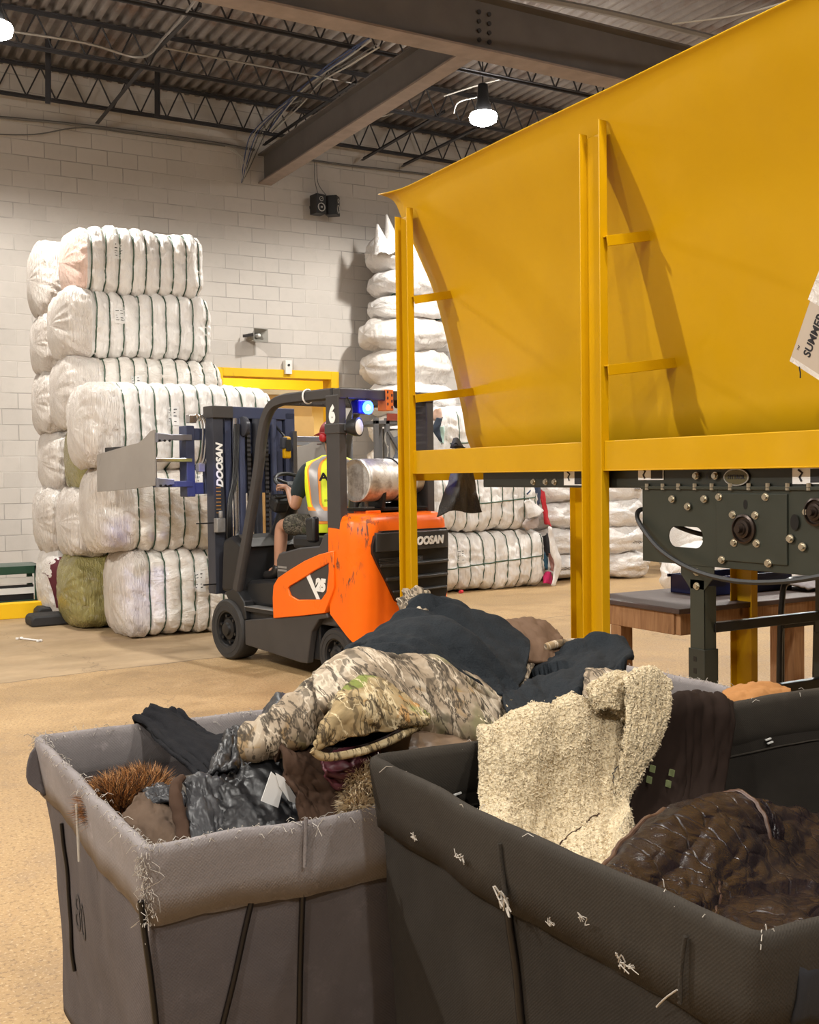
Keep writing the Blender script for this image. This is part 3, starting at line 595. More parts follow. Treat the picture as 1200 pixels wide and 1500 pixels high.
for k in range(11):
    h = [.5, .46, .48, .5, .44, .46, .5, .44, .36, .36, .5][k]
    nm = ['first', 'second', 'third', 'fourth', 'fifth', 'sixth', 'seventh', 'eighth', 'ninth', 'tenth', 'eleventh'][k]
    sack('textile_sack', 'grey white sack in the tall stack against the wall, %s from the floor' % nm, 7.95 + [.05, .1, 0, .04, .08, .02, -.03, -.08, .1, .02, .0][k], 13.95 - .05 * (k % 2), z, 1.35 - (.15 if k > 8 else 0), .95, h + .05, 71 + k, T, fm[3] if k in (3, 6, 7) else M['sack'], None, 2.6, k in (8, 9)); z += h * .985
for k, (px, py, h) in enumerate(((562, 352, .42), (578, 345, .55))):
    p = aty(px, py, 13.6); o = MB(); Gd = []
    for i in range(9):
        s = i / 8; Gd.append([p + V(((.16 - .15 * s) * cos(a) - .10 * s * (1 + k * .3) , (.16 - .14 * s) * sin(a), -h / 2 + h * s + .02 * sin(a * 5))) - p for a in [2 * pi * j / 16 for j in range(16)]])
    o = o.grid(Gd, cv=True).obj('sack_neck', M['sack'], None, 180); o.location = p
    tag(o, ['drooping tied sack neck sticking out left at the top of the tall wall stack', 'tall pointed sack neck at the very top of the tall wall stack'][k], 'sack neck')
for k, (x, y, z, L) in enumerate(((9.0, 7.9, 0, 1.0), (10.0, 7.6, 0, 1.1), (9.4, 9.3, 0, 1.3))):
    sack('woven_sack', ['white wrinkled sack on the floor under the workbench, left of the yellow post', 'pale sack on the floor beyond the black stool frame', 'white sack farther back behind the workbench'][k], x, y, z, L, .8, .62, 91 + k, 'sacks on the floor behind the workbench', fm[1])
# step platform, bar, chocks
t = thing('step_platform', 'green steel step platform with grating top by the block wall at far left', 'platform', (1.0, 12.9, 0))
MB().bb(0, 1.45, 0, .6, .50, .52).obj('grating', M['grate'], t, 0)
w = MB(); w.bb(0, 1.45, -.02, .0, .43, .52); w.bb(0, 1.45, -.02, 0, .06, .13); w.bb(1.37, 1.45, -.02, 0, 0, .52); w.bb(0, .08, -.02, 0, 0, .52); w.bb(1.43, 1.45, 0, .6, .43, .52); w.bb(1.39, 1.45, .54, .6, 0, .5); w.obj('frame', M['green'], t, 0, .003)
for z in (.32, .20): MB().bb(.08, 1.37, .02, .06, z, z + .07).obj('rail', M['white'], t, 0)
MB().bb(.08, 1.37, .05, .08, .06, .30).obj('riser', M['black'], t, 0)
t = MB().bb(-.9, .52, 0, .14, 0, .17).obj('floor_guard_rail', M['bright_yellow'], None, 0, .008); t.location = (1.93, 12.25, 0); tag(t, 'scuffed yellow steel guard bar on the floor before the green step', 'guard rail')
t = MB().prism([(0, 0, 0), (.52, 0, 0), (.50, 0, .10), (.46, 0, .13), (.05, 0, .13), (.01, 0, .10)], (0, .24, 0)).obj('wheel_chock', M['rubber'], None, 30, .02); t.location = (2.22, 12.0, 0); tag(t, 'black rubber block on the floor at the end of the yellow bar', 'rubber block', 'rubber blocks by the stack')
t = MB().prism([(0, 0, 0), (.40, 0, 0), (.38, 0, .08), (.34, 0, .11), (.03, 0, .11), (0, 0, .08)], (0, .36, 0)).obj('wheel_chock', M['rubber'], None, 30, .02); t.location = (2.06, 11.42, 0); tag(t, 'black rubber block touching the olive bagged bale', 'rubber block', 'rubber blocks by the stack')
G = [[V((.30 * i / 10 + .02 * fb(i, j, 3), .18 * j / 8, .04 + .06 * abs(fb(i * .35, j * .4, 1)) + .05 * sin(pi * i / 10))) for j in range(9)] for i in range(11)]
t = MB().grid(G).obj('yellow_film_scrap', cl('yfilm', (.75, .68, .2)), None, 180, solid=.003); t.location = (2.32, 12.22, .14); tag(t, 'crumpled pale yellow plastic scrap lying on the end of the yellow bar', 'plastic scrap')
t = thing('paper_stick', 'thin white stick with knobbed ends lying on the floor at the left', 'litter', (1.87, 10.5, .012), -1.15)
MB().cyl((-.14, 0, 0), (.14, .01, 0), .008, 6).obj('shaft', M['paper'], t); w = MB(); [w.box((x, y, 0), (.03, .025, .02)) for x, y in ((-.15, .02), (-.15, -.025), (.15, .02), (.15, -.01))]; w.obj('knob', M['paper'], t, 0, .006)
G = [[V((.14 * i / 6, .08 * j / 5, .01 + .05 * abs(fb(i * .6, j * .5, 9)))) for j in range(6)] for i in range(7)]
t = MB().grid(G).obj('cloth_scrap', M['film_maroon'], None, 180, solid=.004); t.location = atz(142, 908, 0); tag(t, 'small dark cloth scrap on the floor at the foot of the front bale', 'cloth scrap')
# ------------------------------------------------------------------ hopper
HP = thing('sorting_hopper', 'big bright yellow sheet steel hopper on posts filling the right of the photo', 'hopper', (3.5, 4.4, 0))
def hl(p): return V(p) - V((3.5, 4.4, 0))
prof = [(3.50, 3.37), (3.54, 3.33), (3.60, 3.18), (3.70, 2.98), (3.81, 2.74), (3.90, 2.44), (3.98, 2.12), (4.03, 1.90), (4.05, 1.78), (4.09, 1.68), (4.16, 1.60), (4.25, 1.56)]
def plate(side):
    Pz = spline([V((x, 0, z)) for x, z in prof], 44); G = []; NY = 60
    for i in range(NY + 1):
        y = 6.33 - 5.0 * i / NY; row = []
        for k, p in enumerate(Pz):
            s = k / 44; x = p.x + .012 * fb(y * .9, p.z * 1.1, 3, 2)
            if y > 6.1 and s < .1: x -= (.1 - s) * 1.2 * ((y - 6.1) / .23) ** 2 * .6     # rolled out corner
            yy = y + (.06 * ((y - 6.0) / .33) * (1 - s) ** 6 if y > 6 else 0) - (.04 * s if y > 6.2 else 0)
            if side > 0: x = 2 * 4.5 - x
            row.append(hl((x, yy, p.z)))
        G.append(row)
    return MB().grid(G).obj('side_plate', M['yellow'], HP, 180, solid=.005)
plate(-1); plate(1)
def hpost(X, Y, zt, zs, nm='post'):
    w = MB(); w.bb(-.05, .0, -.08, -.072, 0, zt); w.bb(-.05, .0, .072, .08, 0, zt - .03); w.bb(-.006, .0, -.076, .076, 0, zs)
    w.bb(-.11, .06, -.12, .12, 0, .012)
    w.v = [tuple(V(p) + hl((X, Y, 0))) for p in w.v]; return w.obj(nm, M['yellow2'], HP, 0, .0025)
hpost(3.56, 6.23, 3.24, 3.20); hpost(3.57, 4.31, 3.25, 3.20); hpost(3.57, 2.40, 3.24, 3.20); hpost(4.74, 5.90, 1.45, 1.45)
hpost(4.72, 4.4, 1.6, 1.6); hpost(5.45, 2.4, 1.6, 1.6)
for y, z, x1 in ((6.14, 2.66, 3.85), (6.14, 2.02, 4.02), (4.22, 2.67, 3.86), (4.22, 2.03, 4.02), (2.31, 2.67, 3.84), (2.31, 2.02, 4.02)):
    w = MB(); p, q = hl((3.54, y, z)), hl((x1, y, z + .06)); w.bar(p, q, .05, .006); w.bar(p + V((0, -.022, -.025)), q + V((0, -.022, -.025)), .006, .05); w.obj('bracket', M['yellow2'], HP, 0, .002)
for X in (3.59,):
    for y0, y1 in ((6.15, 4.39), (4.23, 2.48)):
        w = MB(); w.bb(X - .052, X - .045, y0, y1, 1.512, 1.655); w.bb(X - .05, X + .03, y0, y1, 1.650, 1.657); w.bb(X - .06, X + .05, y0, y1, 1.506, 1.513)
        w.v = [tuple(hl(p)) for p in w.v]; w.obj('frame_rail', M['yellow2'], HP, 0, .002)
for Y in (6.23, 4.31, 2.40):
    w = MB(); w.bb(3.58, 5.4, Y - .03, Y + .03, 1.46, 1.55); w.v = [tuple(hl(p)) for p in w.v]; w.obj('cross_rail', M['yellow2'], HP, 0, .003)
# hanging paper card
p0 = atx(1160, 522, 3.62); t = thing('paper_card', 'white laminated paper card with black lettering hanging on the yellow plate at the right edge', 'card', p0)
X = V((0, -1, 0)); u = (atx(1192, 428, 3.56) - p0).normalized(); r = (atx(1200, 528, 3.62) - p0).normalized()
nrm = r.cross(u).normalized(); r = u.cross(nrm)
if nrm.x > 0: nrm = -nrm
W_, H_ = .17, .255
MB().prism([(0, 0, 0), r * W_, r * W_ + u * H_, u * H_], nrm * .003).obj('card', M['card'] if 'card' in M else M.setdefault('card', mat('card_paper', (.52, .45, .38), .45, 0, .1)), t, 0)
txt('lettering', 'SUMMER', .05, M['ink'], t, r * .072 + u * .135 + nrm * .004, u, -r, 0, .0014, .0005)
txt('lettering', '747', .015, M['ink'], t, r * .022 + u * .052 + nrm * .004, u, -r, 0, 0, .0005)
MB().prism([u * (H_ - .0) - r * .012, r * W_ + u * H_, r * W_ + u * (H_ + .2), u * (H_ + .2) - r * .002], nrm * .004).obj('sleeve', M['film'][1], t, 0)
MB().prism([-u * .022, r * W_ - u * .022, r * W_, (0, 0, 0)], nrm * .003).obj('sleeve', M['film'][1], t, 0)
MB().tube([r * .055 - u * .018 + nrm * .004, r * .062 - u * .03 + nrm * .004, r * .07 - u * .04 + nrm * .004, r * .078 - u * .06 + nrm * .004], .003, 6).obj('string', M['ink'], t)
# black sequin cloth hanging under the beam by the left post
def hang(px, name, lb, mt, cat, Y, th=.012):
    G0 = [[aty(x, y, Y + d) for x, y, d in row] for row in px]; c = G0[0][0].copy()
    Gd = lattice([[p - c for p in r_] for r_ in G0], 30, 30)
    for i, r_ in enumerate(Gd):
        for j, p in enumerate(r_): p.y += .02 * fb(p.x * 12, p.z * 5, 3)
    o = MB().grid(Gd).obj(name, mt, None, 180, solid=th); o.location = c; return tag(o, lb, cat)
M['sequin'] = None
tq = NT('sequin_cloth'); vq = tq.n('TexVoronoi', 0, i_Vector=tq.co, i_Scale=160.); tq.set(Base_Color=tq.ramp(vq, [(.15, (.12, .08, .05)), (.3, (.008, .007, .007))]), Roughness=.5); tq.bump(vq, .6, .003); M['sequin'] = tq.m
hang([[(660, 692, .1), (672, 690, .0), (684, 690, .0), (693, 690, .1)], [(656, 706, .06), (670, 708, -.08), (684, 708, -.04), (697, 708, .06)], [(648, 728, .0), (668, 730, -.12), (686, 728, -.06), (700, 730, .0)], [(640, 757, .0), (664, 748, -.1), (690, 752, -.04), (705, 750, .0)]], 'sequin_cloth', 'black glittery cloth hanging from the yellow beam beside the left hopper post', M['sequin'], 'clothing', 5.95)
hang([[(664, 642, .2), (670, 641, .15), (676, 646, .15)], [(661, 650, .1), (668, 652, .0), (680, 654, .1)], [(659, 656, .1), (668, 657, .05), (683, 655, .1)]], 'dark_cloth_scrap', 'dark knotted cloth end on the beam where the plate begins', cl('blackcloth', (.02, .02, .025)), 'clothing', 6.1, .03)

# ------------------------------------------------------------------ conveyor
CV = thing('belt_conveyor', 'dark green belt conveyor running under the yellow hopper', 'conveyor', (3.6, 3.6, 0)); XO = V((3.6, 3.6, 0))
def cp(w, nm, mt, ang=0, bev=.002, par=None): w.v = [tuple(V(p) - XO) for p in w.v]; return w.obj(nm, mt, par or CV, ang, bev)
def c_at(px, py, X=3.6): return atx(px, py, X)
w = MB(); w.bb(3.6, 3.605, 1.0, 5.42, 1.425, 1.56); w.bb(3.6, 3.64, 1.0, 5.42, 1.42, 1.425); w.bb(3.6, 3.64, 1.0, 5.42, 1.555, 1.56); cp(w, 'side_channel', M['conv2'])
w = MB(); w.bb(4.5, 4.505, 1.0, 5.42, 1.425, 1.56); cp(w, 'side_channel', M['conv2'])
cp(MB().bb(3.62, 4.48, 1.0, 5.4, 1.53, 1.545), 'belt', M['black'])
# drive box: side plate with the oval hole
cy0, cy1 = 4.016, 1.3; z0, z1 = 1.065, 1.42
ova = c_at(980, 770); ovb = c_at(1031, 804); oy0, oy1, oz0, oz1 = ovb.y, ova.y, ovb.z, ova.z
def plate_with_hole():
    w = MB(); n = 28; ring = []; out = []
    cyo, czo = (oy0 + oy1) / 2, (oz0 + oz1) / 2; rr = (oz1 - oz0) / 2; hw = (oy1 - oy0) / 2 - rr
    pts = []
    for k in range(n):
        a = 2 * pi * k / n; pts.append((cyo + rr * cos(a) + (hw if cos(a) > 0 else -hw), czo + rr * sin(a)))
    Y0, Y1 = oy0 - .09, cy0
    for y, z in pts:
        dy, dz = y - cyo, z - czo; sc = min(((Y1 - cyo) if dy > 0 else (cyo - Y0)) / max(abs(dy), 1e-6), ((z1 - czo) if dz > 0 else (czo - z0)) / max(abs(dz), 1e-6)); out.append((cyo + dy * sc, czo + dz * sc))
    # make sure the corners are present
    for cyy, czz in ((Y0, z0), (Y0, z1), (Y1, z0), (Y1, z1)):
        i = min(range(n), key=lambda q: (out[q][0] - cyy) ** 2 + (out[q][1] - czz) ** 2); out[i] = (cyy, czz)
    A_ = [V((3.6, y, z)) for y, z in pts]; B_ = [V((3.6, y, z)) for y, z in out]
    w.add(A_ + B_, [(k, (k + 1) % n, (k + 1) % n + n, k + n) for k in range(n)])
    w.v = [tuple(V(p) - XO) for p in w.v]; w.obj('side_plate', M['conv'], CV, 0, 0, .006, 0, 0)
    w = MB().bb(3.597, 3.603, cy1, Y0, z0, z1); cp(w, 'side_plate', M['conv'])
plate_with_hole()
p, q = c_at(1052, 722), c_at(1156, 834)
w = MB().bb(3.588, 3.597, q.y, p.y, q.z + .015, p.z); cp(w, 'bearing_plate', M['conv'], 0, .004)
w = MB().bb(4.40, 4.405, cy1, 2.9, z0, z1); cp(w, 'side_plate', M['conv'])
w = MB(); w.bb(3.585, 3.60, cy1, cy0, z1 - .005, z1 + .01); cp(w, 'flange', M['conv'])
w = MB(); w.bb(3.60, 3.66, cy0 - .03, cy0, z0, z1); cp(w, 'end_flange', M['conv2'])
for (px, py) in ((1054, 728), (1122, 728), (1058, 820), (1126, 825), (1074, 754), (1107, 755), (1076, 795), (1109, 796), (1158, 789), (1176, 801), (1182, 750), (1008, 742), (1032, 731), (985, 731), (1020, 697), (1048, 697)):
    c = c_at(px, py, 3.588); cp(MB().cyl(c, c - V((.014, 0, 0)), .0125, 8).cyl(c + V((.002, 0, 0)), c - V((.004, 0, 0)), .018, 14), 'bolt', M['bolt'], 35, 0)
for px in (948, 971, 994, 1018, 1043, 1070, 1097, 1125, 1154, 1185):
    c = c_at(px, 714, 3.588); cp(MB().cyl(c, c + V((0, 0, .018)), .010, 6).cyl(c - V((0, 0, .012)), c - V((0, 0, .002)), .010, 6), 'bolt', M['bolt'], 35, 0)
for (px, py) in ((782, 706), (800, 706), (813, 706)):
    c = c_at(px, py); cp(MB().cyl(c, c - V((.014, 0, 0)), .0125, 8).cyl(c + V((.002, 0, 0)), c - V((.004, 0, 0)), .018, 14), 'bolt', M['bolt'], 35, 0)
for (px, py, a, b) in ((1092, 739, .012, .022), (1036, 697, .008, .014), (1164, 765, .022, .034)):
    c = c_at(px, py, 3.587); cp(MB().lathe([(.9, 0), (.9, .002)], (0, 0, 0), (1, 0, 0), 16).__class__().add([c + V((0, a * cos(2 * pi * k / 16), b * sin(2 * pi * k / 16))) for k in range(16)], [tuple(range(16))]), 'slot', M['blackm'], 0, 0)
def bearing(px, py, r):
    c = c_at(px, py, 3.588); ax = (-1, 0, 0)
    cp(MB().lathe([(r, 0), (r, .012), (r * .86, .016), (r * .8, .006), (r * .62, .006), (r * .6, .02), (r * .42, .022), (r * .40, .03), (r * .25, .03), (r * .25, .05), (.001, .05)], c, ax, 28), 'bearing', M['bearing'], 30, 0)
M['bearing'] = mat('oily_steel', (.05, .035, .028), .35, .7, .4, 20)
bearing(1091, 775, .065); bearing(1197, 750, .058)
# badge
c = c_at(1080, 699, 3.597); w = MB(); e = [c + V((-.001, .07 * cos(2 * pi * k / 32), .036 * sin(2 * pi * k / 32))) for k in range(32)]
M['badge'] = mat('badge_gold', (.10, .085, .04), .4, .3); w.prism(e, (-.004, 0, 0)); bd = cp(w, 'maker_badge', M['badge'])
M['silver'] = mat('silver_rim', (.45, .44, .42), .35, .7); cp(MB().tube([q + V((-.004, 0, 0)) for q in e], .004, 6, True), 'badge_rim', M['silver'], 60, 0, bd)
txt('lettering', 'HYTROL', .026, M['ink'], bd, c - XO + V((-.0065, 0, 0)), (0, -1, 0), (0, 0, 1), 0, .0008, .0006)
def decal(px0, px1, py0, py1, dark=False):
    a, b = c_at(px0, py0), c_at(px1, py1); d = cp(MB().bb(3.5955, 3.598, b.y, a.y, b.z, a.z), 'warning_decal', M['paper'], 0, 0)
    L = a.y - b.y; cp(MB().bb(3.594, 3.5954, b.y + .005, b.y + L * .48, b.z + .006, a.z - .006), 'decal_text', M['ink'], 0, 0, d)
    y = a.y - L * .25; zc = (a.z + b.z) / 2
    cp(MB().tube([(3.594, y + .012, zc + .025), (3.594, y - .008, zc + .012), (3.594, y + .006, zc - .006), (3.594, y - .004, zc - .022)], .005, 5), 'decal_figure', M['ink'], 0, 0, d)
decal(1162, 1214, 685, 709); decal(936, 973, 685, 703); decal(827, 858, 685, 711)
# stand legs and braces
def cleg(X, sgn, nm='leg'):
    y = 3.655; w = MB()
    w.prism([(X, y - .105, 1.065), (X, y + .105, 1.065), (X, y + .105, 1.02), (X, y + .045, .955), (X, y - .045, .955), (X, y - .105, 1.02)], (.006, 0, 0))
    w.bb(X, X + .006, y - .045, y + .045, .40, 1.0); w.bb(X, X + .075, y - .045, y - .04, .40, .97); cp(w, nm, M['conv'], 0, .0015)
    w = MB(); w.bb(X - .007, X - .001, y - .05, y + .05, .0, .68); w.bb(X - .006, X + .08, y - .052, y - .046, 0, .68); w.bb(X - .06, X + .1, y - .07, y + .07, 0, .01); cp(w, 'foot', M['conv2'], 0, .0015)
    if sgn < 0:
        for k in range(5):
            cp(MB().bb(X - .0078, X - .0072, y - .002, y + .018, .62 - k * .055, .645 - k * .055), 'slot', M['blackm'], 0, 0)
        for dy, dz in ((0, .035), (0, -.03), ):
            c = V((X, y + dy, 1.0 + dz)); cp(MB().cyl(c, c - V((.014, 0, 0)), .012, 8).cyl(c, c - V((.004, 0, 0)), .018, 14), 'bolt', M['bolt'], 35, 0)
cleg(3.6, -1); cleg(4.45, 1)
for za, zb in ((.80, .775), (.47, .44)):
    w = MB(); w.bb(3.66, 4.6, 3.60, 3.64, zb - .02, za); cp(w, 'cross_brace', M['blackm'], 0, .004)
# power cable looping from the conveyor
pts = [atx(1215, 842, 3.5), atx(1160, 851, 3.5), atx(1100, 853, 3.5), atx(1050, 846, 3.5), atx(1005, 830, 3.52), atx(965, 803, 3.54), atx(938, 768, 3.57), atx(934, 752, 3.6), atx(943, 746, 3.64), atx(965, 755, 3.72), atx(995, 772, 3.8), atx(1030, 783, 3.8), atx(1070, 786, 3.8)]
run('power_cable', pts, .012, 'wire_black', 'thick black cable looping out of the conveyor end', 'cable', 60)
# workbench
WB = thing('workbench', 'low wooden workbench with a worn dark top under the conveyor', 'workbench', (4.16, 4.36, 0))
MB().bb(0, 1.7, 0, .82, .72, .75).obj('top', M['benchtop'], WB, 0, .006)
w = MB(); w.bb(.03, 1.67, .02, .06, .60, .72); w.obj('apron', M['woodl'], WB, 0, .004); w = MB(); w.bb(.02, .06, .06, .8, .60, .72); w.obj('apron', M['woodl'], WB, 0, .004)
for x, y in ((.02, .5), (.95, .04), (1.56, .04), (1.56, .68)): MB().bb(x, x + .09, y, y + .09, 0, .60).obj('leg', M['woodl'], WB, 0, .004)
t = thing('parts_tray', 'dark blue plastic tray on the workbench', 'tray', (4.72, 4.70, .75)); w = MB(); a, b, h = .72, .32, .115
w.bb(0, a, 0, .008, 0, h); w.bb(0, a, b - .008, b, 0, h); w.bb(0, .008, 0, b, 0, h); w.bb(a - .008, a, 0, b, 0, h); w.bb(0, a, 0, b, 0, .008); w.obj('tub', M['bluebin'], t, 0, .003)
MB().bb(-.015, a + .015, -.015, .0, h - .02, h).bb(-.015, a + .015, b, b + .015, h - .02, h).obj('rim', M['bluebin'], t, 0, .002)
Gd = [[V((.55 * i / 20, .3 * j / 12, .012 + .035 * abs(fb(i * .3, j * .5, 4)) + .02 * sin(pi * j / 12))) for j in range(13)] for i in range(21)]
t = MB().grid(Gd).obj('gray_fabric', cl('grayfab', (.35, .33, .36)), None, 180, solid=.006); t.location = (5.35, 4.5, .755); tag(t, 'crumpled pale grey fabric on the workbench right of the blue tray', 'clothing')
# black bent tube stool frame
t = thing('stool_frame', 'black bent tube frame standing right of the conveyor leg', 'stool', (4.3, 3.95, 0)); 
def lp(px, py, Y): return aty(px, py, Y) - V((4.3, 3.95, 0))
MB().tube(spline([lp(1142, 1000, 4.0), lp(1143, 930, 4.0), lp(1147, 868, 4.0), lp(1152, 855, 4.0), lp(1165, 848, 4.0), lp(1220, 845, 4.0)], 30), .016, 8).obj('tube_frame', M['blackm'], t)
a = lp(1146, 905, 4.0); MB().tube([a + V((.02, .02, 0)), (a.x + .02, a.y + .02, -.0)], .014, 8).obj('leg', M['blackm'], t)
a = lp(1195, 912, 4.0); MB().tube([a, (a.x - .02, a.y, 0)], .012, 8).obj('leg', M['blackm'], t)
a = lp(1146, 916, 4.0); b = lp(1230, 906, 4.0); MB().bar(a, b, .03, .03).obj('seat_rail', M['blackm'], t)
# ------------------------------------------------------------------ forklift
FK = thing('forklift', 'orange and dark grey electric forklift number 6 with a bale clamp, driven towards the bales', 'forklift', (3.797, 7.128, 0), radians(11))
M['orange'] = m_paint('truck_orange', (.92, .155, .006), (.78, .11, .004), .32, .9, (.075, .05, .035), 2, .55)
M['chas'] = m_paint('truck_gray', (.055, .05, .048), (.04, .037, .036), .42, .4, (.13, .12, .11), 3, .64)
M['mast'] = m_paint('mast_gray', (.042, .044, .056), (.028, .03, .038), .36, .5, (.12, .12, .12), 3, .62)
M['mastb'] = m_paint('mast_blue_gray', (.055, .065, .115), (.035, .04, .075), .34, .5, (.16, .16, .18), 3, .62)
M['tire'] = mat('solid_tyre', (.030, .028, .027), .7, 0, .5, 12, .3, 50, .004); M['rim'] = mat('wheel_rim', (.018, .017, .017), .45, .2, .4, 9)
M['wletter'] = mat('white_lettering', (.80, .79, .76), .5, 0, .1); M['plate'] = m_paint('clamp_steel', (.30, .275, .25), (.22, .20, .18), .4, .8, (.12, .11, .10), 3, .6)
M['chrome'] = mat('cylinder_rod', (.55, .55, .57), .2, .95, .1)
def ob(w, nm, mt, ang=30, bev=.006, par=None): return w.obj(nm, mt, par or FK, ang, bev)
S_ = .46
# chassis skirts and frame
for s in (-1, 1):
    x0, x1 = (-.46, -.40) if s < 0 else (.40, .46); w = MB()
    P = [(1.17, .15), (1.17, .35), (.74, .41), (.06, .505), (.04, .47), (.15, .45), (.25, .35), (.29, .2), (.31, .105), (.40, .10)]
    w.prism([(x0, y, z) for y, z in P], (x1 - x0, 0, 0)); ob(w, 'skirt', M['chas'], 30, .008)
ob(MB().bb(-.40, .40, .22, 1.2, .13, .45), 'frame', M['black'], 0, .01)
ob(MB().bb(-.41, .41, -.12, .72, .40, .92), 'battery_compartment', M['chas'], 0, .02)
# cab floor, step, cowl
ob(MB().bb(-.44, .44, .70, 1.34, .42, .46), 'step_plate', M['black'], 0, .004); sp_ = MB()
for i in range(9):
    for j in range(5): sp_.box((-.44 + .025 + j * .028, .76 + i * .045, .462), (.02, .012, .006), Matrix.Rotation(.7 * (-1) ** (i + j), 3, 'Z'))
M['tread'] = mat('worn_tread', (.30, .29, .28), .5, .4, .4, 30); ob(MB().bb(-.455, -.30, .74, 1.18, .455, .461), 'tread_plate', M['tread'], 0, .002)
w = MB(); w.prism([(-.36, .70, .46), (-.36, .70, .70), (-.36, 1.25, .66), (-.36, 1.36, .60), (-.36, 1.36, .46)], (.76, 0, 0)); ob(w, 'cab_floor', M['black'], 30, .03)
w = MB(); w.prism([(-.42, 1.30, .55), (-.42, 1.25, .95), (-.42, 1.42, 1.02), (-.42, 1.56, .98), (-.42, 1.60, .55)], (.84, 0, 0)); ob(w, 'front_cowl', M['black'], 30, .03)
M['dash'] = mat('dash_gray', (.06, .058, .055), .4, 0, .2); ob(MB().prism([(-.36, 1.21, .93), (-.36, 1.28, 1.0), (-.36, 1.40, 1.03), (-.36, 1.40, .97)], (.62, 0, 0)), 'dash_tray', M['dash'], 30, .01)
w = MB(); w.prism([(-.445, 1.33, .60), (-.445, 1.20, .50), (-.445, 1.17, .35), (-.445, 1.30, .34), (-.445, 1.50, .55)], (.16, 0, 0)); ob(w, 'wheel_arch', M['black'], 30, .01)
# hood side panels
for s in (-1, 1):
    X = .455 * s; d = -.03 * s; w = MB()
    w.prism([(X, .70, .66), (X, .705, .86), (X, .67, .91), (X, .40, .965), (X, .14, .99), (X, .08, 1.08), (X, -.08, 1.10), (X, -.10, .90)], (d * 3, 0, 0)); ob(w, 'hood_panel', M['chas'], 30, .012)
    # orange side panel: outline with a window, rebuilt as a ring
    out = [(.735, .405), (.74, .56), (.725, .66), (.66, .725), (.50, .795), (.30, .875), (.12, .93), (-.06, .965), (-.06, .70), (.06, .505), (.40, .452)]
    inn = [(.50, .60), (.53, .655), (.50, .675), (.42, .705), (.30, .755), (.20, .80), (.0, .875), (.0, .83), (.035, .66), (.10, .60), (.40, .575)]
    w = MB(); n = len(out); A_ = [V((X, y, z)) for y, z in out]; B_ = [V((X, y, z)) for y, z in inn]; e = V((.02 * s, 0, 0)); e2 = V((-.02 * s, 0, 0))
    w.add([p + e for p in A_] + [p + e for p in B_] + [p + e2 for p in A_] + [p + e2 for p in B_],
          [(i, (i + 1) % n, (i + 1) % n + n, i + n) for i in range(n)] + [(i, (i + 1) % n, (i + 1) % n + 2 * n, i + 2 * n) for i in range(n)] + [(i + n, (i + 1) % n + n, (i + 1) % n + 3 * n, i + 3 * n) for i in range(n)])
    ob(w, 'side_panel', M['orange'], 40, .008)
    ins = ob(MB().prism([(X, y, z) for y, z in inn], (.004 * s, 0, 0)), 'model_plate', M['chas'], 0, 0)
    st = MB().prism([(X + .004 * s, .30, .755), (X + .004 * s, .255, .775), (X + .004 * s, .135, .60), (X + .004 * s, .175, .597)], (.002 * s, 0, 0)); ob(st, 'white_stripe', M['wletter'], 0, 0, ins)
    txt('lettering', '25', .115, M['wletter'], ins, (X + .007 * s, .125, .700), (0, s * -1 if s < 0 else 1, 0) if s > 0 else (0, -1, 0), (0, -.05 if s < 0 else .05, 1), .15, .010, .001, 'CENTER', 1.0)
    MB().bb(X + .001 * s, X + .004 * s, .56, .68, .80, .815).obj('info_label', M['tread'], FK, 0); MB().bb(X + .001 * s, X + .004 * s, .56, .68, .775, .79).obj('info_label', M['tread'], FK, 0)
# counterweight
def cw():
    def outl(hw, yr, r, yf=.02):
        P = [(-hw, yf)]
        for k in range(9): a = pi + (pi / 2) * k / 8; P.append((-hw + r + r * cos(a), yr + r + r * sin(a)))
        for k in range(1, 6): P.append((-hw + r + (2 * hw - 2 * r) * k / 6, yr - .012 * sin(pi * k / 6)))
        for k in range(9): a = 1.5 * pi + (pi / 2) * k / 8; P.append((hw - r + r * cos(a), yr + r + r * sin(a)))
        P.append((hw, yf)); return P
    lv = [(0.0, .455, -.315, .14), (.15, .458, -.325, .14), (.5, .46, -.335, .15), (.8, .458, -.33, .15), (.93, .452, -.32, .15), (.975, .435, -.30, .15), (.995, .41, -.27, .15), (1.0, .36, -.22, .13)]
    G = []
    for t_, hw, yr, r in lv:
        row = []
        for x, y in outl(hw, yr, r):
            zb = .30 + max(0, (y + .26)) * .72; zt = 1.225
            row.append(V((x, y, zb + (zt - zb) * t_)))
        G.append(row)
    w = MB(); w.grid(G); n = len(G[0]); w.f.append(tuple(range((len(G) - 1) * n, len(G) * n))); w.f.append(tuple(range(n))[::-1])
    for i in range(len(G) - 1): w.f.append((i * n, (i + 1) * n, (i + 2) * n - 1, (i + 1) * n - 1))
    return w
ob(cw(), 'counterweight', M['orange'], 50, 0)
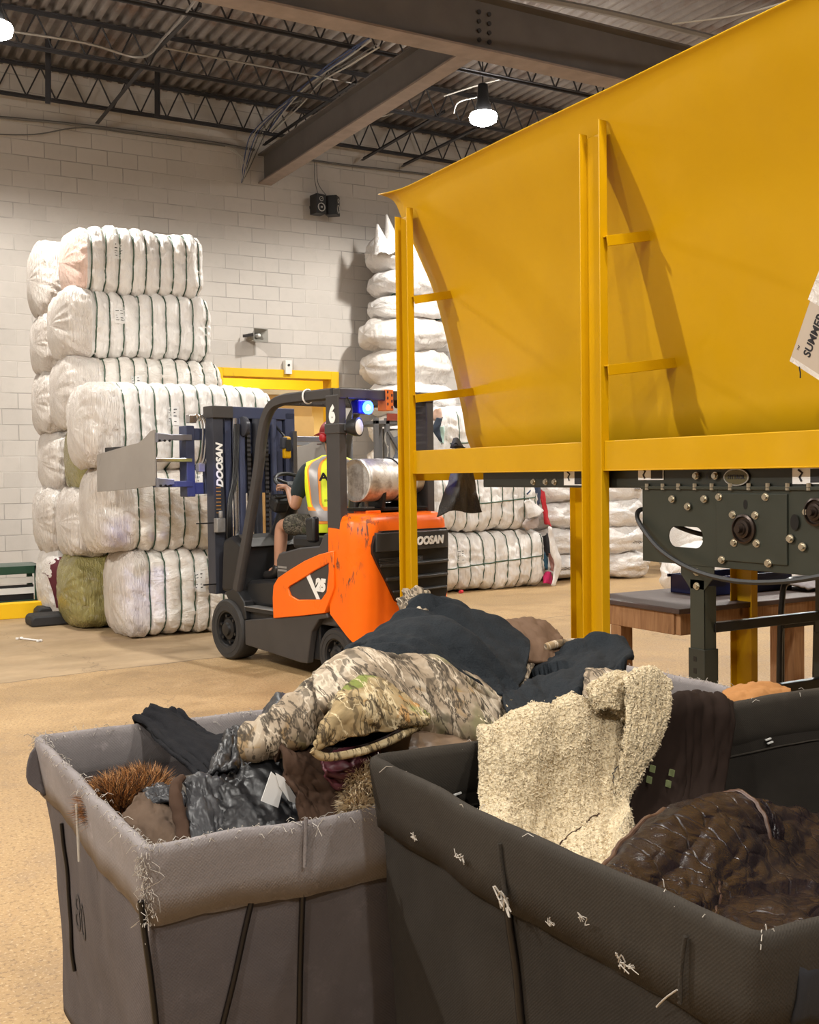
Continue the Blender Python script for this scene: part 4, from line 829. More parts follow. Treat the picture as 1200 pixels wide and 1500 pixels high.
# grille recess, louvres
gp = [(-.345, 1.0), (-.325, 1.07), (-.26, 1.105), (.36, 1.105), (.385, 1.08), (.385, .95), (.36, .62), (.33, .57), (-.10, .57), (-.15, .60), (-.30, .86), (-.345, .95)]
def yb(x): return -.331 - .012 * sin(pi * (x + .3) / .6) if abs(x) < .3 else -.331 + .75 * max(0, abs(x) - .30) ** 2 * 3
M['grb'] = mat('grille_black', (.006, .006, .006), .5, 0, .1)
ob(MB().add([(x, yb(x) - .026, z) for x, z in gp] + [(x, yb(x) + .03, z) for x, z in gp], [tuple(range(12))] + [(i, (i + 1) % 12, (i + 1) % 12 + 12, i + 12) for i in range(12)]), 'grille_recess', M['grb'], 30, 0)
def louv(z0, z1, x0, x1, out=.026, nm='louvre'):
    G = []
    for i in range(17):
        x = x0 + (x1 - x0) * i / 16; y = yb(x) - .026; o_ = out * (1 - .55 * abs(2 * i / 16 - 1) ** 2.5); G.append([V((x, y + .01, z1)), V((x, y - o_, z1 - .006)), V((x, y - o_, z0 + .006)), V((x, y + .01, z0))])
    w = MB().grid(G); w.f.append((0, 1, 2, 3)); w.f.append((64, 65, 66, 67)); return ob(w, nm, M['gril'] , 30, .003)
M['gril'] = mat('grille_gray', (.035, .034, .033), .35, 0, .3, 5)
tp = louv(.955, 1.095, -.325, .37, .03, 'grille_panel'); louv(.845, .875, -.29, .37, .034); louv(.745, .775, -.24, .36, .034); louv(.655, .678, -.18, .35, .03)
for i in range(4): louv(.905 - i * .011, .909 - i * .011, -.30, .1, .02)
txt('lettering', 'DOOSAN', .078, M['wletter'], tp, (.125, -.397, 1.02), (1, .075, 0), (0, 0, 1), .2, .004, .004)
ob(MB().lathe([(.018, 0), (.018, .01), (.001, .012)], (-.36, -.288, 1.14), (-.6, -.8, 0), 12), 'tow_cap', M['tread'], 40, 0)
# rear hood mount and propane tank
ob(MB().bb(-.24, -.11, -.16, .0, 1.21, 1.245), 'tank_pad', M['orange'], 0, .006); ob(MB().bb(-.25, .36, -.14, .12, 1.24, 1.262), 'tank_bracket', M['blackm'], 0, .003)
for x in (-.16, .24): ob(MB().cyl((x, -.05, 1.255), (x, -.05, 1.34), .016, 10).bb(x - .04, x + .04, -.10, 0, 1.255, 1.27), 'bracket_bolt', M['tread'], 30, .002)
for x in (-.1, .2): ob(MB().prism([(x, -.16, 1.26), (x, .08, 1.26), (x, .10, 1.38), (x, .05, 1.33), (x, -.04, 1.31), (x, -.13, 1.33), (x, -.18, 1.38)], (.03, 0, 0)), 'tank_cradle', M['blackm'], 30, .003)
TK = thing('propane_tank', 'aluminium propane tank strapped across the rear of the forklift, orange glow underneath', 'gas tank', FK.matrix_basis @ V((0, -.04, 1.465)), radians(11) + .10)
w = MB().lathe([(.118, -.26), (.15, -.275), (.158, -.272), (.158, -.262), (.152, -.25), (.150, -.235), (.158, -.22), (.159, -.05), (.161, -.048), (.161, -.03), (.159, -.028), (.159, .2), (.15, .235), (.11, .27), (.05, .285), (.002, .287)], (0, 0, 0), (1, 0, 0), 40)
tt = NT('tank_alu'); na = tt.noise(14, 7, .7); tt.set(Base_Color=tt.mix(tt.ramp(na, [(.45, g(0)), (.62, g(.8))]), (.62, .60, .56), (.30, .26, .22)), Metallic=.55, Roughness=tt.ramp(na, [(.3, g(.35)), (.7, g(.6))])); tt.bump(na, .15, .003)
w.obj('shell', tt.m, TK, 40); MB().lathe([(.125, -.262), (.115, -.225), (.108, -.215), (.06, -.224), (.002, -.226)], (0, 0, 0), (1, 0, 0), 40).obj('end_cap', tt.m, TK, 40)
MB().lathe([(.10, .27), (.105, .36), (.098, .36), (.093, .28)], (0, 0, 0), (1, 0, 0), 30).obj('collar', M['alu'], TK, 40); MB().cyl((.28, 0, 0), (.35, 0, 0), .025, 12).obj('valve', M['bolt'], TK)
MB().tube([(.06, .162 * cos(a), .162 * sin(a)) for a in [2 * pi * k / 32 for k in range(32)]], .006, 6, True).obj('strap', M['steel'], TK)
# wheels
def wheel(x, y, r, wd, s, nm):
    w = MB().lathe([(r * .62, 0), (r * .93, 0), (r * .985, .012), (r, .035), (r, wd - .035), (r * .985, wd - .012), (r * .93, wd), (r * .62, wd)], (x, y, r), (s, 0, 0), 48, True); t = ob(w, nm, M['tire'], 40, 0)
    ob(MB().lathe([(r * .80, wd + .001), (r * .79, wd + .003), (r * .785, wd + .001)], (x, y, r), (s, 0, 0), 48, True), 'sidewall_ring', M['rubber'], 40, 0, t)
    ob(MB().lathe([(r * .63, 0.01), (r * .63, wd - .005), (r * .56, wd - .01), (r * .52, wd - .05), (r * .36, wd - .055), (r * .34, wd - .02), (r * .22, wd - .01), (r * .20, wd + .01), (r * .1, wd + .015), (.001, wd + .015)], (x, y, r), (s, 0, 0), 36), 'rim', M['rim'], 35, 0, t)
    for k in range(6):
        a = 2 * pi * k / 6 + .3; c = V((x + s * (wd - .045), y + cos(a) * r * .44, r + sin(a) * r * .44)); ob(MB().cyl(c, c + V((s * .03, 0, 0)), r * .055, 6), 'wheel_nut', M['rim'], 35, 0, t)
for s in (-1, 1):
    wheel(.27 * s, 1.44, .25, .20, s, 'front_wheel'); wheel(.27 * s, -.01, .20, .17, s, 'rear_wheel')
ob(MB().bb(-.40, .40, -.10, .06, .10, .36), 'steer_axle', M['grb'], 0, .01)
# overhead guard
for s in (-1, 1):
    x = .42 * s
    w = MB(); w.bb(x - .035, x + .035, -.12, .035, .92, 2.08); t = ob(w, 'rear_post', M['chas'], 0, .008)
    if s < 0: txt('lettering', '6', .16, M['wletter'], t, (x - .0365, -.045, 1.935), (0, -1, 0), (0, 0, 1), 0, .010, .001, 'CENTER', .85)
    P = spline([(x, 1.33, .58), (x, 1.22, .88), (x, 1.08, 1.28), (x, .985, 1.57), (x, .93, 1.80), (x, .87, 1.95), (x, .77, 2.05), (x, .62, 2.085), (x, .40, 2.09), (x, -.02, 2.09)], 50)
    w = MB(); G = []
    for i, p in enumerate(P):
        a = P[max(i - 1, 0)]; b = P[min(i + 1, 50)]; tg = (b - a).normalized(); nrm = V((1, 0, 0)).cross(tg)
        G.append([p + V((dx, 0, 0)) + nrm * dn for dx, dn in ((-.032, -.03), (-.012, -.042), (.012, -.042), (.032, -.03), (.032, .03), (.012, .042), (-.012, .042), (-.032, .03))])
    w.grid(G, cv=True); w.f.append(tuple(range(8))); w.f.append(tuple(range(400, 408))); ob(w, 'guard_pillar', M['chas'], 50, 0)
ob(MB().bb(-.45, .45, -.13, -.05, 2.05, 2.125), 'rear_crossbar', M['chas'], 0, .008); ob(MB().bb(-.42, .42, .66, .72, 2.05, 2.11), 'front_crossbar', M['chas'], 0, .008)
for k in range(7): x = -.33 + .11 * k; ob(MB().bb(x - .006, x + .006, -.05, .68, 2.055, 2.095), 'roof_bar', M['chas'], 0, .002)
ob(MB().tube([(-.42 + .046 * cos(a), .30, 2.09 + .052 * sin(a)) for a in [2 * pi * k / 14 for k in range(14)]], .007, 6, True), 'cable_tie', M['wletter'], 60, 0)
# lights
M['bluebody'] = mat('blue_lamp_body', (.005, .008, .35), .25, 0, .1); M['blueglow'] = emis('blue_glow', (.02, .08, 1.0), 14); M['bluecore'] = emis('blue_core', (.25, .6, 1.0), 25)
bl = ob(MB().bb(-.30, -.17, -.15, -.06, 1.945, 2.045), 'blue_spotlight', M['bluebody'], 0, .01); ob(MB().lathe([(.046, 0), (.048, .02), (.04, .022), (.036, .012), (.001, .012)], (-.22, -.15, 1.99), (0.15, -1, -.1), 20), 'lens', M['blueglow'], 40, 0, bl); ob(MB().lathe([(.022, .012), (.016, .022), (.001, .024)], (-.22, -.15, 1.99), (.15, -1, -.1), 14), 'lens_core', M['bluecore'], 40, 0, bl)
l = bpy.data.lights.new('blue_spot', 'POINT'); l.energy = 1.2; l.color = (.02, .08, 1); l.shadow_soft_size = .03; o = bpy.data.objects.new('blue_spot', l); C.objects.link(o); o.parent = FK; o.location = (-.22, -.22, 1.97)
l = bpy.data.lights.new('blue_front_spot', 'SPOT'); l.energy = 45; l.color = (.12, .16, 1); l.spot_size = radians(26); l.spot_blend = .8; l.shadow_soft_size = .03; o = bpy.data.objects.new('blue_front_spot', l); C.objects.link(o); o.parent = FK; o.location = (-.62, .8, 2.05)
d = V((-.55, 2.7, .85)) - V((-.62, .8, 2.05)); o.rotation_euler = d.to_track_quat('-Z', 'Y').to_euler()
wl = ob(MB().lathe([(.02, -.07), (.05, -.06), (.066, -.01), (.068, .02), (.062, .022)], (-.355, -.20, 1.845), (.38, -.92, 0), 24), 'work_light', M['black'], 40, 0); M['lens'] = mat('clear_lens', (.8, .8, .78), .15, 0, .1, coat=1); ob(MB().lathe([(.062, .018), (.05, .026), (.001, .032)], (-.355, -.20, 1.845), (.38, -.92, 0), 24), 'lens', M['lens'], 60, 0, wl); ob(MB().bar((-.40, -.12, 1.845), (-.36, -.185, 1.845), .05, .05), 'lamp_bracket', M['black'], 0, .004, wl); ob(MB().bb(-.462, -.378, -.13, .045, 1.80, 1.875), 'clamp_band', M['chas'], 0, .008, wl)
tpe = ob(MB().bb(-.03, .04, -.14, -.04, 1.975, 2.13), 'orange_tape', mat('orange_tape', (.85, .2, .02), .5, 0, .2), 0, .004); kk = MB(); [kk.box((.005 + .02 * (-1) ** i, -.141, 2.0 + i * .022), (.012, .002, .02)) for i in range(6)]; ob(kk, 'tape_print', M['ink'], 0, 0, tpe)
ob(MB().cyl((.09, -.11, 2.03), (.20, -.11, 2.03), .036, 16), 'rear_alarm', M['black'], 40, .004)
ob(MB().tube(spline([(-.38, -.13, 2.06), (-.35, -.14, 1.98), (-.36, -.15, 1.9), (-.37, -.17, 1.87)], 14), .006, 6), 'lamp_cable', M['black'], 60, 0)
# seat, controls
st = ob(MB().bb(-.24, .26, .32, .80, .93, 1.04), 'seat', M['black'], 0, .03); ob(MB().prism([(-.04, .27, 1.02), (-.04, .38, 1.04), (-.04, .32, 1.40), (-.04, .28, 1.44), (-.04, .20, 1.42)], (.36, 0, 0)), 'seat_back', M['black'], 30, .03)
ob(MB().prism([(-.36, .34, 1.0), (-.36, .44, 1.0), (-.36, .46, 1.18), (-.36, .34, 1.2)], (.06, 0, 0)), 'hip_guard', M['black'], 30, .02)
ob(MB().bb(-.05, .40, .05, .2, 1.0, 1.30), 'rear_housing', M['black'], 0, .03)
c = V((.02, 1.13, 1.44)); ax = V((0, -.5, .85)).normalized(); u = V((1, 0, 0)); v = ax.cross(u)
sw = ob(MB().tube([c + u * (.165 * cos(a)) + v * (.165 * sin(a)) for a in [2 * pi * k / 32 for k in range(32)]], .016, 8, True), 'steering_wheel', M['black'], 60, 0)
w = MB(); [w.cyl(c - ax * .02, c + u * (.16 * cos(a)) + v * (.16 * sin(a)), .012, 8) for a in (.5, 2.6, 4.7)]; ob(w, 'spoke', M['black'], 40, 0, sw)
ob(MB().cyl(c, (.02, 1.33, 1.0), .06, 14, .10), 'steering_column', M['black'], 40, .01); ob(MB().box((-.10, 1.18, 1.28), (.14, .13, .13), Matrix.Rotation(.5, 3, 'X')), 'display_unit', M['black'], 0, .03)
ob(MB().cyl((-.06, 1.12, 1.34), (-.20, 1.1, 1.33), .012, 8), 'direction_lever', M['black'], 40, .003)
# mast
MY = 1.66
ms = ob(MB().bb(-.43, -.33, MY, MY + .12, .52, 2.06), 'mast_rail', M['mast'], 0, .004)
ob(MB().bb(.30, .40, MY, MY + .12, .52, 2.06), 'mast_rail', M['mastb'], 0, .004)
for x in (-.30, .22): ob(MB().bb(x, x + .06, MY + .02, MY + .12, .50, 2.07), 'inner_rail', M['mastb'], 0, .004)
ob(MB().bb(-.44, -.24, MY - .02, MY + .14, 2.0, 2.10), 'mast_head', M['chas'], 0, .006); ob(MB().bb(-.24, .40, MY + .0, MY + .12, 2.0, 2.10), 'top_crossmember', M['mastb'], 0, .006)
ob(MB().bb(-.30, .28, MY + .03, MY + .12, .55, .68), 'bottom_crossmember', M['mast'], 0, .006); ob(MB().bb(-.26, .22, MY + .06, MY + .12, 1.70, 2.0), 'cylinder_guard', M['mastb'], 0, .006)
for x, r, mt in ((-.215, .026, 'chrome'), (-.16, .035, 'mastb'), (.0, .04, 'mast'), (.17, .03, 'mastb')): ob(MB().cyl((x, MY + .0, .6), (x, MY + .0, 2.0), r, 14), 'lift_cylinder', M[mt], 40, 0)
for x in (-.10, .08): 
    ob(MB().bb(x - .016, x + .016, MY - .03, MY - .018, .7, 1.98), 'chain', M['blackm'], 0, 0)
    [ob(MB().bb(x - .018, x + .018, MY - .034, MY - .028, .72 + i * .04, .742 + i * .04), 'chain_link', M['steel'], 0, 0) for i in range(31)]
ob(MB().lathe([(.07, 0), (.085, .01), (.085, .04), (.07, .05)], (-.18, MY - .04, 1.93), (1, 0, .0), 20), 'chain_pulley', M['mast'], 40, 0)
for i in range(4): P = spline([(-.24 + .014 * i, MY - .04, 1.95), (-.28 + .012 * i, MY - .06, 1.5), (-.34 + .01 * i, MY - .08, 1.30), (-.36 + .01 * i, MY - .09, 1.10), (-.33 + .012 * i, MY - .04, .95)], 24); ob(MB().tube(P, .009, 6), 'hydraulic_hose', M['black'], 60, 0)
ob(MB().bb(-.44, -.36, MY - .06, MY, 1.04, 1.16).cyl((-.40, MY - .05, 1.16), (-.40, MY - .05, 1.22), .018, 8), 'tilt_valve', M['tread'], 30, .006)
ob(MB().bb(-.60, -.42, MY + .0, MY + .01, 1.115, 1.125), 'mast_pin', M['blackm'], 0, 0); ob(MB().bb(-.54, -.42, MY + .0, MY + .02, .60, .61), 'mast_pin', M['blackm'], 0, 0)
txt('lettering', 'DOOSAN', .085, M['wletter'], ms, (-.37, MY - .0015, 1.60), (0, 0, 1), (-1, 0, 0), .25, .004, .001, 'CENTER', 1.0)
kk = MB(); [kk.bb(-.41, -.365, MY - .002, MY, 1.20 + .03 * i, 1.207 + .03 * i) for i in range(8)]; M['amber'] = mat('amber_marks', (.45, .22, .05), .5); ob(kk, 'scale_marks', M['amber'], 0, 0, ms)
dv = ob(MB().box((.20, 1.5, 1.75), (.07, .05, .19)), 'hand_scanner', M['yellow2'], 0, .015); ob(MB().box((.20, 1.47, 1.77), (.05, .01, .10)), 'screen', M['grb'], 0, .003, dv); ob(MB().box((.17, 1.5, 1.79), (.05, .055, .10)), 'rubber_cover', M['mast'], 0, .01, dv); ob(MB().bar((.20, 1.52, 1.84), (.22, 1.7, 1.95), .015, .015), 'holder_arm', M['black'], 0, 0, dv)
ob(MB().bb(.36, .40, MY - .03, MY, .7, 1.9), 'guide_strip', M['chrome'], 0, 0)
# carriage and bale clamp
CG = ob(MB().bb(-.56, .54, 1.86, 1.94, 1.36, 1.46).bb(-.56, .54, 1.86, 1.94, 1.82, 1.92).bb(-.40, .40, 1.84, 1.90, 1.36, 1.92), 'clamp_carriage', M['mastb'], 0, .006)
ob(MB().bb(-.58, -.50, 1.84, 1.97, 1.34, 1.94), 'carriage_end', M['mastb'], 0, .008, CG)
for i in range(3): ob(MB().tube(spline([(-.52 + i * .03, 1.83, 1.98), (-.50 + i * .03, 1.80, 2.03), (-.45 + i * .03, 1.79, 1.95), (-.46 + i * .03, 1.8, 1.70), (-.47 + i * .02, 1.82, 1.60)], 20), .009, 6), 'hydraulic_hose', M['chrome'], 60, 0, CG)
ob(MB().bb(-.50, -.44, 1.78, 1.84, 1.55, 1.62), 'valve_block', M['tread'], 0, .006, CG); ob(MB().bb(-.57, -.5, 1.8, 1.86, 1.96, 2.03), 'valve_block', M['chrome'], 0, .006, CG)
for z, h, mt in ((1.84, .05, 'alu2'), (1.65, .035, 'chrome'), (1.45, .05, 'mastb')):
    M.setdefault('alu2', mat('arm_steel', (.28, .29, .34), .32, .6, .3, 7)); ob(MB().bb(-.87, -.53, 1.83, 1.90, z - h / 2, z + h / 2), 'clamp_arm', M[mt], 0, .005)
for z in (1.84, 1.47):
    t = ob(MB().prism([(-.87, 1.80, z + .035), (-.72, 1.80, z + .02), (-.72, 1.80, z - .02), (-.87, 1.80, z - .045)], (0, .06, 0)), 'arm_bracket', M['alu2'], 0, .004)
    for i in range(3): ob(MB().cyl((-.85 + .045 * i, 1.80, z - .03), (-.85 + .045 * i, 1.79, z - .03), .010, 8), 'bolt', M['blackm'], 30, 0, t)
pp = [(1.83, 1.90), (1.90, 1.89), (2.0, 1.84), (2.12, 1.80), (2.25, 1.79), (2.93, 1.72), (2.94, 1.385), (2.3, 1.41), (1.84, 1.44)]
ob(MB().prism([(-.88, y, z) for y, z in pp], (.018, 0, 0)), 'clamp_plate', M['plate'], 0, .002); ob(MB().bb(-.862, -.85, 1.85, 2.8, 1.50, 1.78), 'clamp_backing', M['blackm'], 0, .004)
w = MB(); w.v = []; ob(MB().prism([(.88, y, z) for y, z in pp], (-.018, 0, 0)), 'clamp_plate', M['plate'], 0, .002)
for z in (1.84, 1.45): ob(MB().bb(.53, .87, 1.83, 1.90, z - .025, z + .025), 'clamp_arm', M['alu2'], 0, .005)
# ------------------------------------------------------------------ driver
PD = thing('person', 'seated driver seen from behind in yellow safety vest, red cap and camouflage shorts', 'person', FK.matrix_basis @ V((.02, .62, 1.04)), radians(11))
def pl(x, y, z):
    k = min(1, max(0, (z - 1.13) / .17)); a = -radians(38) * k * k * (3 - 2 * k); dx, dy = x - .02, y - .60
    return V((dx * cos(a) - dy * sin(a), dx * sin(a) + dy * cos(a) - .02, z - 1.04))
def plr(x, y, z): return V((x - .02, y - .62, z - 1.04))
def skin(name, nodes, edges, mt, par, root=0, sub=2):
    me = bpy.data.meshes.new(name); me.from_pydata([tuple(n[0]) for n in nodes], edges, []); me.materials.append(mt)
    o = bpy.data.objects.new(name, me); C.objects.link(o); o.parent = par
    md = o.modifiers.new('skin', 'SKIN'); md.use_smooth_shade = True
    if not me.skin_vertices: me.attributes.new('skin', 'FLOAT', 'POINT')
    for i, n in enumerate(nodes):
        sv = me.skin_vertices[0].data[i]; r = n[1]; sv.radius = r if isinstance(r, tuple) else (r, r); sv.use_root = (i == root)
    if sub: s = o.modifiers.new('sub', 'SUBSURF'); s.levels = s.render_levels = sub
    return o
M['skinc'] = mat('skin', (.42, .22, .14), .55, 0, .2, 8); M['shirt'] = mat('dark_shirt', (.012, .022, .024), .85, 0, .3, 20); M['hiviz'] = mat('hi_vis_yellow', (.78, .90, .02), .6, 0, .15, 6, .2, 12, .01)
M['refl'] = mat('reflective_gray', (.30, .28, .27), .4, .2, .2); M['hiorange'] = mat('hi_vis_orange', (.95, .32, .03), .6); M['redcapm'] = mat('red_cap', (.40, .012, .02), .5, 0, .3, 10); M['boot'] = mat('boot_leather', (.018, .016, .015), .4, 0, .3, 10)
M['camo_dark'] = m_camo('camo_shorts', (.07, .065, .05), (.13, .115, .09), (.015, .014, .012), (.05, .04, .025), (.04, .05, .025), 1.6)
def hand_nodes(wr, d, palm_up, side):
    d = V(d).normalized(); u = V(palm_up).normalized(); s = d.cross(u).normalized() * side; N = [(wr, .022), (wr + d * .045, (.034, .016))]; E_ = [(0, 1)]
    for k, (off, L) in enumerate(((.030, .066), (.010, .074), (-.010, .070), (-.028, .055))):
        b = wr + d * .085 + s * off; N += [(b, .0095), (b + d * L * .5 - u * .012, .0088), (b + d * L * .62 - u * .045, .0078), (b + d * L * .30 - u * .06, .007)]; i = len(N) - 4; E_ += [(1, i), (i, i + 1), (i + 1, i + 2), (i + 2, i + 3)]
    b = wr + d * .03 + s * .032; N += [(b, .012), (b + d * .03 + s * .022 - u * .012, .010), (b + d * .058 + s * .018 - u * .03, .009)]; i = len(N) - 3; E_ += [(1, i), (i, i + 1), (i + 1, i + 2)]
    return N, E_
nodes = [(pl(.02, .56, 1.10), (.15, .11)), (pl(.02, .58, 1.24), (.135, .10)), (pl(.02, .60, 1.40), (.15, .105)), (pl(.02, .625, 1.55), (.14, .09)), (pl(.02, .65, 1.63), .055), (pl(.02, .665, 1.70), .054), (pl(.02, .685, 1.76), (.066, .08)), (pl(.02, .69, 1.83), (.074, .092)), (pl(.02, .685, 1.89), (.06, .075))]
edges = [(i, i + 1) for i in range(8)]
def limb(at_, pts):
    i0 = len(nodes); 
    for p in pts: nodes.append(p)
    edges.append((at_, i0)); edges.extend((i0 + k, i0 + k + 1) for k in range(len(pts) - 1)); return len(nodes) - 1
wl_ = plr(-.13, 1.0, 1.40); wr_ = plr(.20, 1.0, 1.44)
li = limb(3, [(pl(-.17, .63, 1.56), .060), (pl(-.25, .62, 1.40), .052), (pl(-.275, .64, 1.25), .045), (plr(-.20, .83, 1.29), .042), (wl_, .027)])
ri = limb(3, [(pl(.21, .63, 1.56), .060), (pl(.29, .64, 1.40), .052), (pl(.31, .68, 1.28), .045), (plr(.27, .82, 1.33), .042), (wr_, .027)])
for side, wi, wpos in ((1, li, wl_), (-1, ri, wr_)):
    N, E_ = hand_nodes(wpos, (.05 * side, .9, .35), (0, -.35, .9), -side); off = len(nodes); nodes += N[1:]; edges += [((wi if a == 0 else a - 1 + off), b - 1 + off) for a, b in E_]
for sx in (-1, 1): limb(0, [(pl(.02 + sx * .11, .62, 1.10), .085), (pl(.02 + sx * .17, .84, 1.115), .075), (pl(.02 + sx * .21, 1.02, 1.11), .060), (pl(.02 + sx * .215, 1.03, .95), .056), (pl(.02 + sx * .22, 1.05, .80), .040), (pl(.02 + sx * .22, 1.07, .74), .038), (pl(.02 + sx * .22, 1.18, .72), .036)])
body = skin('body', nodes, edges, M['skinc'], PD)
# face parts sit on the head
fc = MB(); fc.box(pl(.02, .785, 1.79), (.022, .03, .035), None, .6); fc.obj('nose', M['skinc'], PD, 0, .008)
MB().bb(*[a for a in (-.022, .022)], pl(0, .770, 0).y, pl(0, .776, 0).y, pl(0, 0, 1.752).z, pl(0, 0, 1.760).z).obj('mouth', M['film_maroon'], PD, 0)
for sx in (-1, 1):
    MB().lathe([(.011, -.004), (.010, .004), (.001, .007)], pl(.02 + sx * .030, .765, 1.825), (0, 1, 0), 10).obj('eye', M['white'], PD, 60); MB().lathe([(.001, -.01), (.02, -.006), (.026, .0), (.018, .008), (.001, .01)], pl(.02 + sx * .078, .675, 1.80), (1, -.3, 0), 12).obj('ear', M['skinc'], PD, 60)
skin('shirt_sleeve', [(pl(-.12, .63, 1.57), .075), (pl(-.185, .63, 1.54), .074), (pl(-.25, .62, 1.40), .068), (pl(-.268, .625, 1.31), .064)], [(0, 1), (1, 2), (2, 3)], M['shirt'], PD)
skin('shirt_sleeve', [(pl(.16, .63, 1.57), .075), (pl(.225, .63, 1.54), .074), (pl(.29, .64, 1.40), .068), (pl(.305, .66, 1.32), .064)], [(0, 1), (1, 2), (2, 3)], M['shirt'], PD)
for sx in (-1, 1): skin('shorts_leg', [(pl(.02 + sx * .07, .56, 1.10), .11), (pl(.02 + sx * .13, .70, 1.105), .105), (pl(.02 + sx * .18, .86, 1.115), .098), (pl(.02 + sx * .205, .97, 1.11), .090)], [(0, 1), (1, 2), (2, 3)], M['camo_dark'], PD)
for sx in (-1, 1):
    skin('boot', [(pl(.02 + sx * .22, 1.05, .80), .052), (pl(.02 + sx * .22, 1.06, .73), .055), (pl(.02 + sx * .222, 1.12, .70), (.055, .048)), (pl(.02 + sx * .225, 1.24, .69), (.052, .04))], [(0, 1), (1, 2), (2, 3)], M['boot'], PD)
# vest: rings around the torso
prof_ = [(1.06, .175, .135, .575), (1.14, .185, .140, .575), (1.26, .20, .142, .585), (1.40, .222, .145, .60), (1.50, .238, .140, .615), (1.565, .240, .122, .625), (1.61, .205, .105, .635), (1.64, .13, .088, .643), (1.665, .082, .075, .65)]
def ring(z, a, b, yc, off=0, n=40): return [pl(.02 + (a + off) * cos(w) * (1 - .12 * abs(sin(w)) ** 4), yc + (b + off) * sin(w) + .004 * fb(cos(w) * 4, z * 9, sin(w) * 4), z) for w in [2 * pi * k / n for k in range(n)]]
pz = spline([V(p[:3]) for p in prof_], 36); py_ = spline([V((p[3], 0, 0)) for p in prof_], 36)
def vr(i, off=0): return ring(pz[i].x, pz[i].y, pz[i].z, py_[i].x, off)
vest = MB().grid([vr(i) for i in range(37)], cv=True).obj('safety_vest', M['hiviz'], PD, 180)
def vpatch(fn, nm, mt, off): return MB().grid(fn(off)).obj(nm, mt, vest, 180)
def vp(i, k, off): 
    a = vr(int(i), off); k0 = int(k) % 40; return a[k0].lerp(a[(k0 + 1) % 40], k - int(k))
for kc in (25.6, 34.4):
    vpatch(lambda o: [[vp(i, kc + (i - 18) * (.03 if kc < 30 else -.03) + d, o) for d in (-1.7, -.85, 0, .85, 1.7)] for i in range(8, 35)], 'orange_trim', M['hiorange'], .004)
    vpatch(lambda o: [[vp(i, kc + (i - 18) * (.03 if kc < 30 else -.03) + d, o) for d in (-1.1, -.5, 0, .5, 1.1)] for i in range(8, 35)], 'reflective_stripe', M['refl'], .007)
vpatch(lambda o: [[vp(i, k, o) for k in range(41)] for i in range(4, 10)], 'orange_trim', M['hiorange'], .005); vpatch(lambda o: [[vp(i, k, o) for k in range(41)] for i in (5, 6, 7, 8)], 'reflective_stripe', M['refl'], .008)
txt('lettering', 'AML', .085, M['ink'], vest, pl(.02, .455, 1.49), (1, 0, 0), (0, .12, 1), 0, .003, .001, 'CENTER', 1.5)
txt('lettering', 'STAFF', .022, M['ink'], vest, pl(-.02, .445, 1.31), (1, 0, 0), (0, 0, 1), 0, 0, .001)
# red cap with a strap, hair
hc = pl(.02, .685, 1.835)
def dome(a, b, h, z0, n=24, m=8): return [[hc + V((a * cos(w) * cos(ph), b * sin(w) * cos(ph), z0 + h * sin(ph))) for w in [2 * pi * k / n for k in range(n)]] for ph in [(pi / 2) * j / m for j in range(m + 1)]]
cp_ = MB().grid(dome(.096, .115, .105, .01), cv=True).obj('cap', M['redcapm'], PD, 180); MB().grid([[hc + V((r * .07 * sin(a) * 1.2, .09 + r * .09 * cos(a) , .018 - .02 * r * r)) for a in [(-1.1 + 2.2 * k / 12) for k in range(13)]] for r in (0, .4, .8, 1.1)]).obj('peak', M['redcapm'], cp_, 180, solid=.004)
MB().tube([hc + V((.098 * cos(w), .117 * sin(w), .0)) for w in [2 * pi * k / 28 for k in range(28)]], .012, 6, True).obj('cap_band', M['redcapm'], cp_, 60)
MB().grid([[hc + V(((.082 - .012 * j / 4) * cos(w), (.098 - .012 * j / 4) * sin(w), .0 - .075 * j / 4)) for w in [pi + .1 + (pi - .2) * k / 14 for k in range(15)]] for j in range(5)]).obj('hair', M['boot'], PD, 180, solid=.008)
for sx in (-1, 1): MB().lathe([(.001, .018), (.03, .016), (.036, .006), (.036, -.01)], hc + V((sx * .092, 0, -.03)), (sx, 0, 0), 16).obj('ear_muff', M['redcapm'], PD, 60)
# ------------------------------------------------------------------ rack and grey cart behind the truck
RW = .42
RK = thing('shelf_rack', 'grey steel shelf rack with diagonal brace standing behind the forklift', 'rack', (5.72, 10.8, 0))
M['rackg'] = mat('rack_gray', (.16, .16, .165), .45, .3, .3)
for x, y in ((0, 0), (.14, .0), (RW, 0), (.0, .7), (RW, .7)): MB().bb(x, x + .05, y, y + .05, 0, 2.15).obj('upright', M['rackg'], RK, 0, .003)
for z in (.4, 1.2, 2.08): MB().bb(0, RW + .05, 0, .75, z, z + .04).obj('shelf', M['rackg'], RK, 0, .003)
MB().bb(.15, RW, -.02, 0, 2.12, 2.2).obj('shelf_beam', cl('rackred', (.30, .06, .035)), RK, 0); MB().bar((.16, .0, 2.0), (.44, 0, 1.6), .035, .03).obj('diagonal_brace', M['rackg'], RK, 0)
t = thing('stored_panel', 'grey cardboard sheet leaning inside the shelf rack', 'panel', (6.2, 11.05, 1.24)); MB().bb(-.25, -.05, 0, .02, 0, .8).obj('sheet', M['tread'], t, 0); MB().bb(-.25, -.05, -.004, 0, .38, .42).obj('tape', M['refl'], t, 0)
rag([(566, 632, 0), (564, 645, 0), (568, 658, 0), (566, 672, 0), (584, 628, .2), (586, 642, .2), (588, 658, .2), (588, 672, .2)], 'pale_cloth', 'pale grey cloth draped on the rack behind the propane tank', cl('palecloth', (.42, .40, .36)), 21, 10.8)
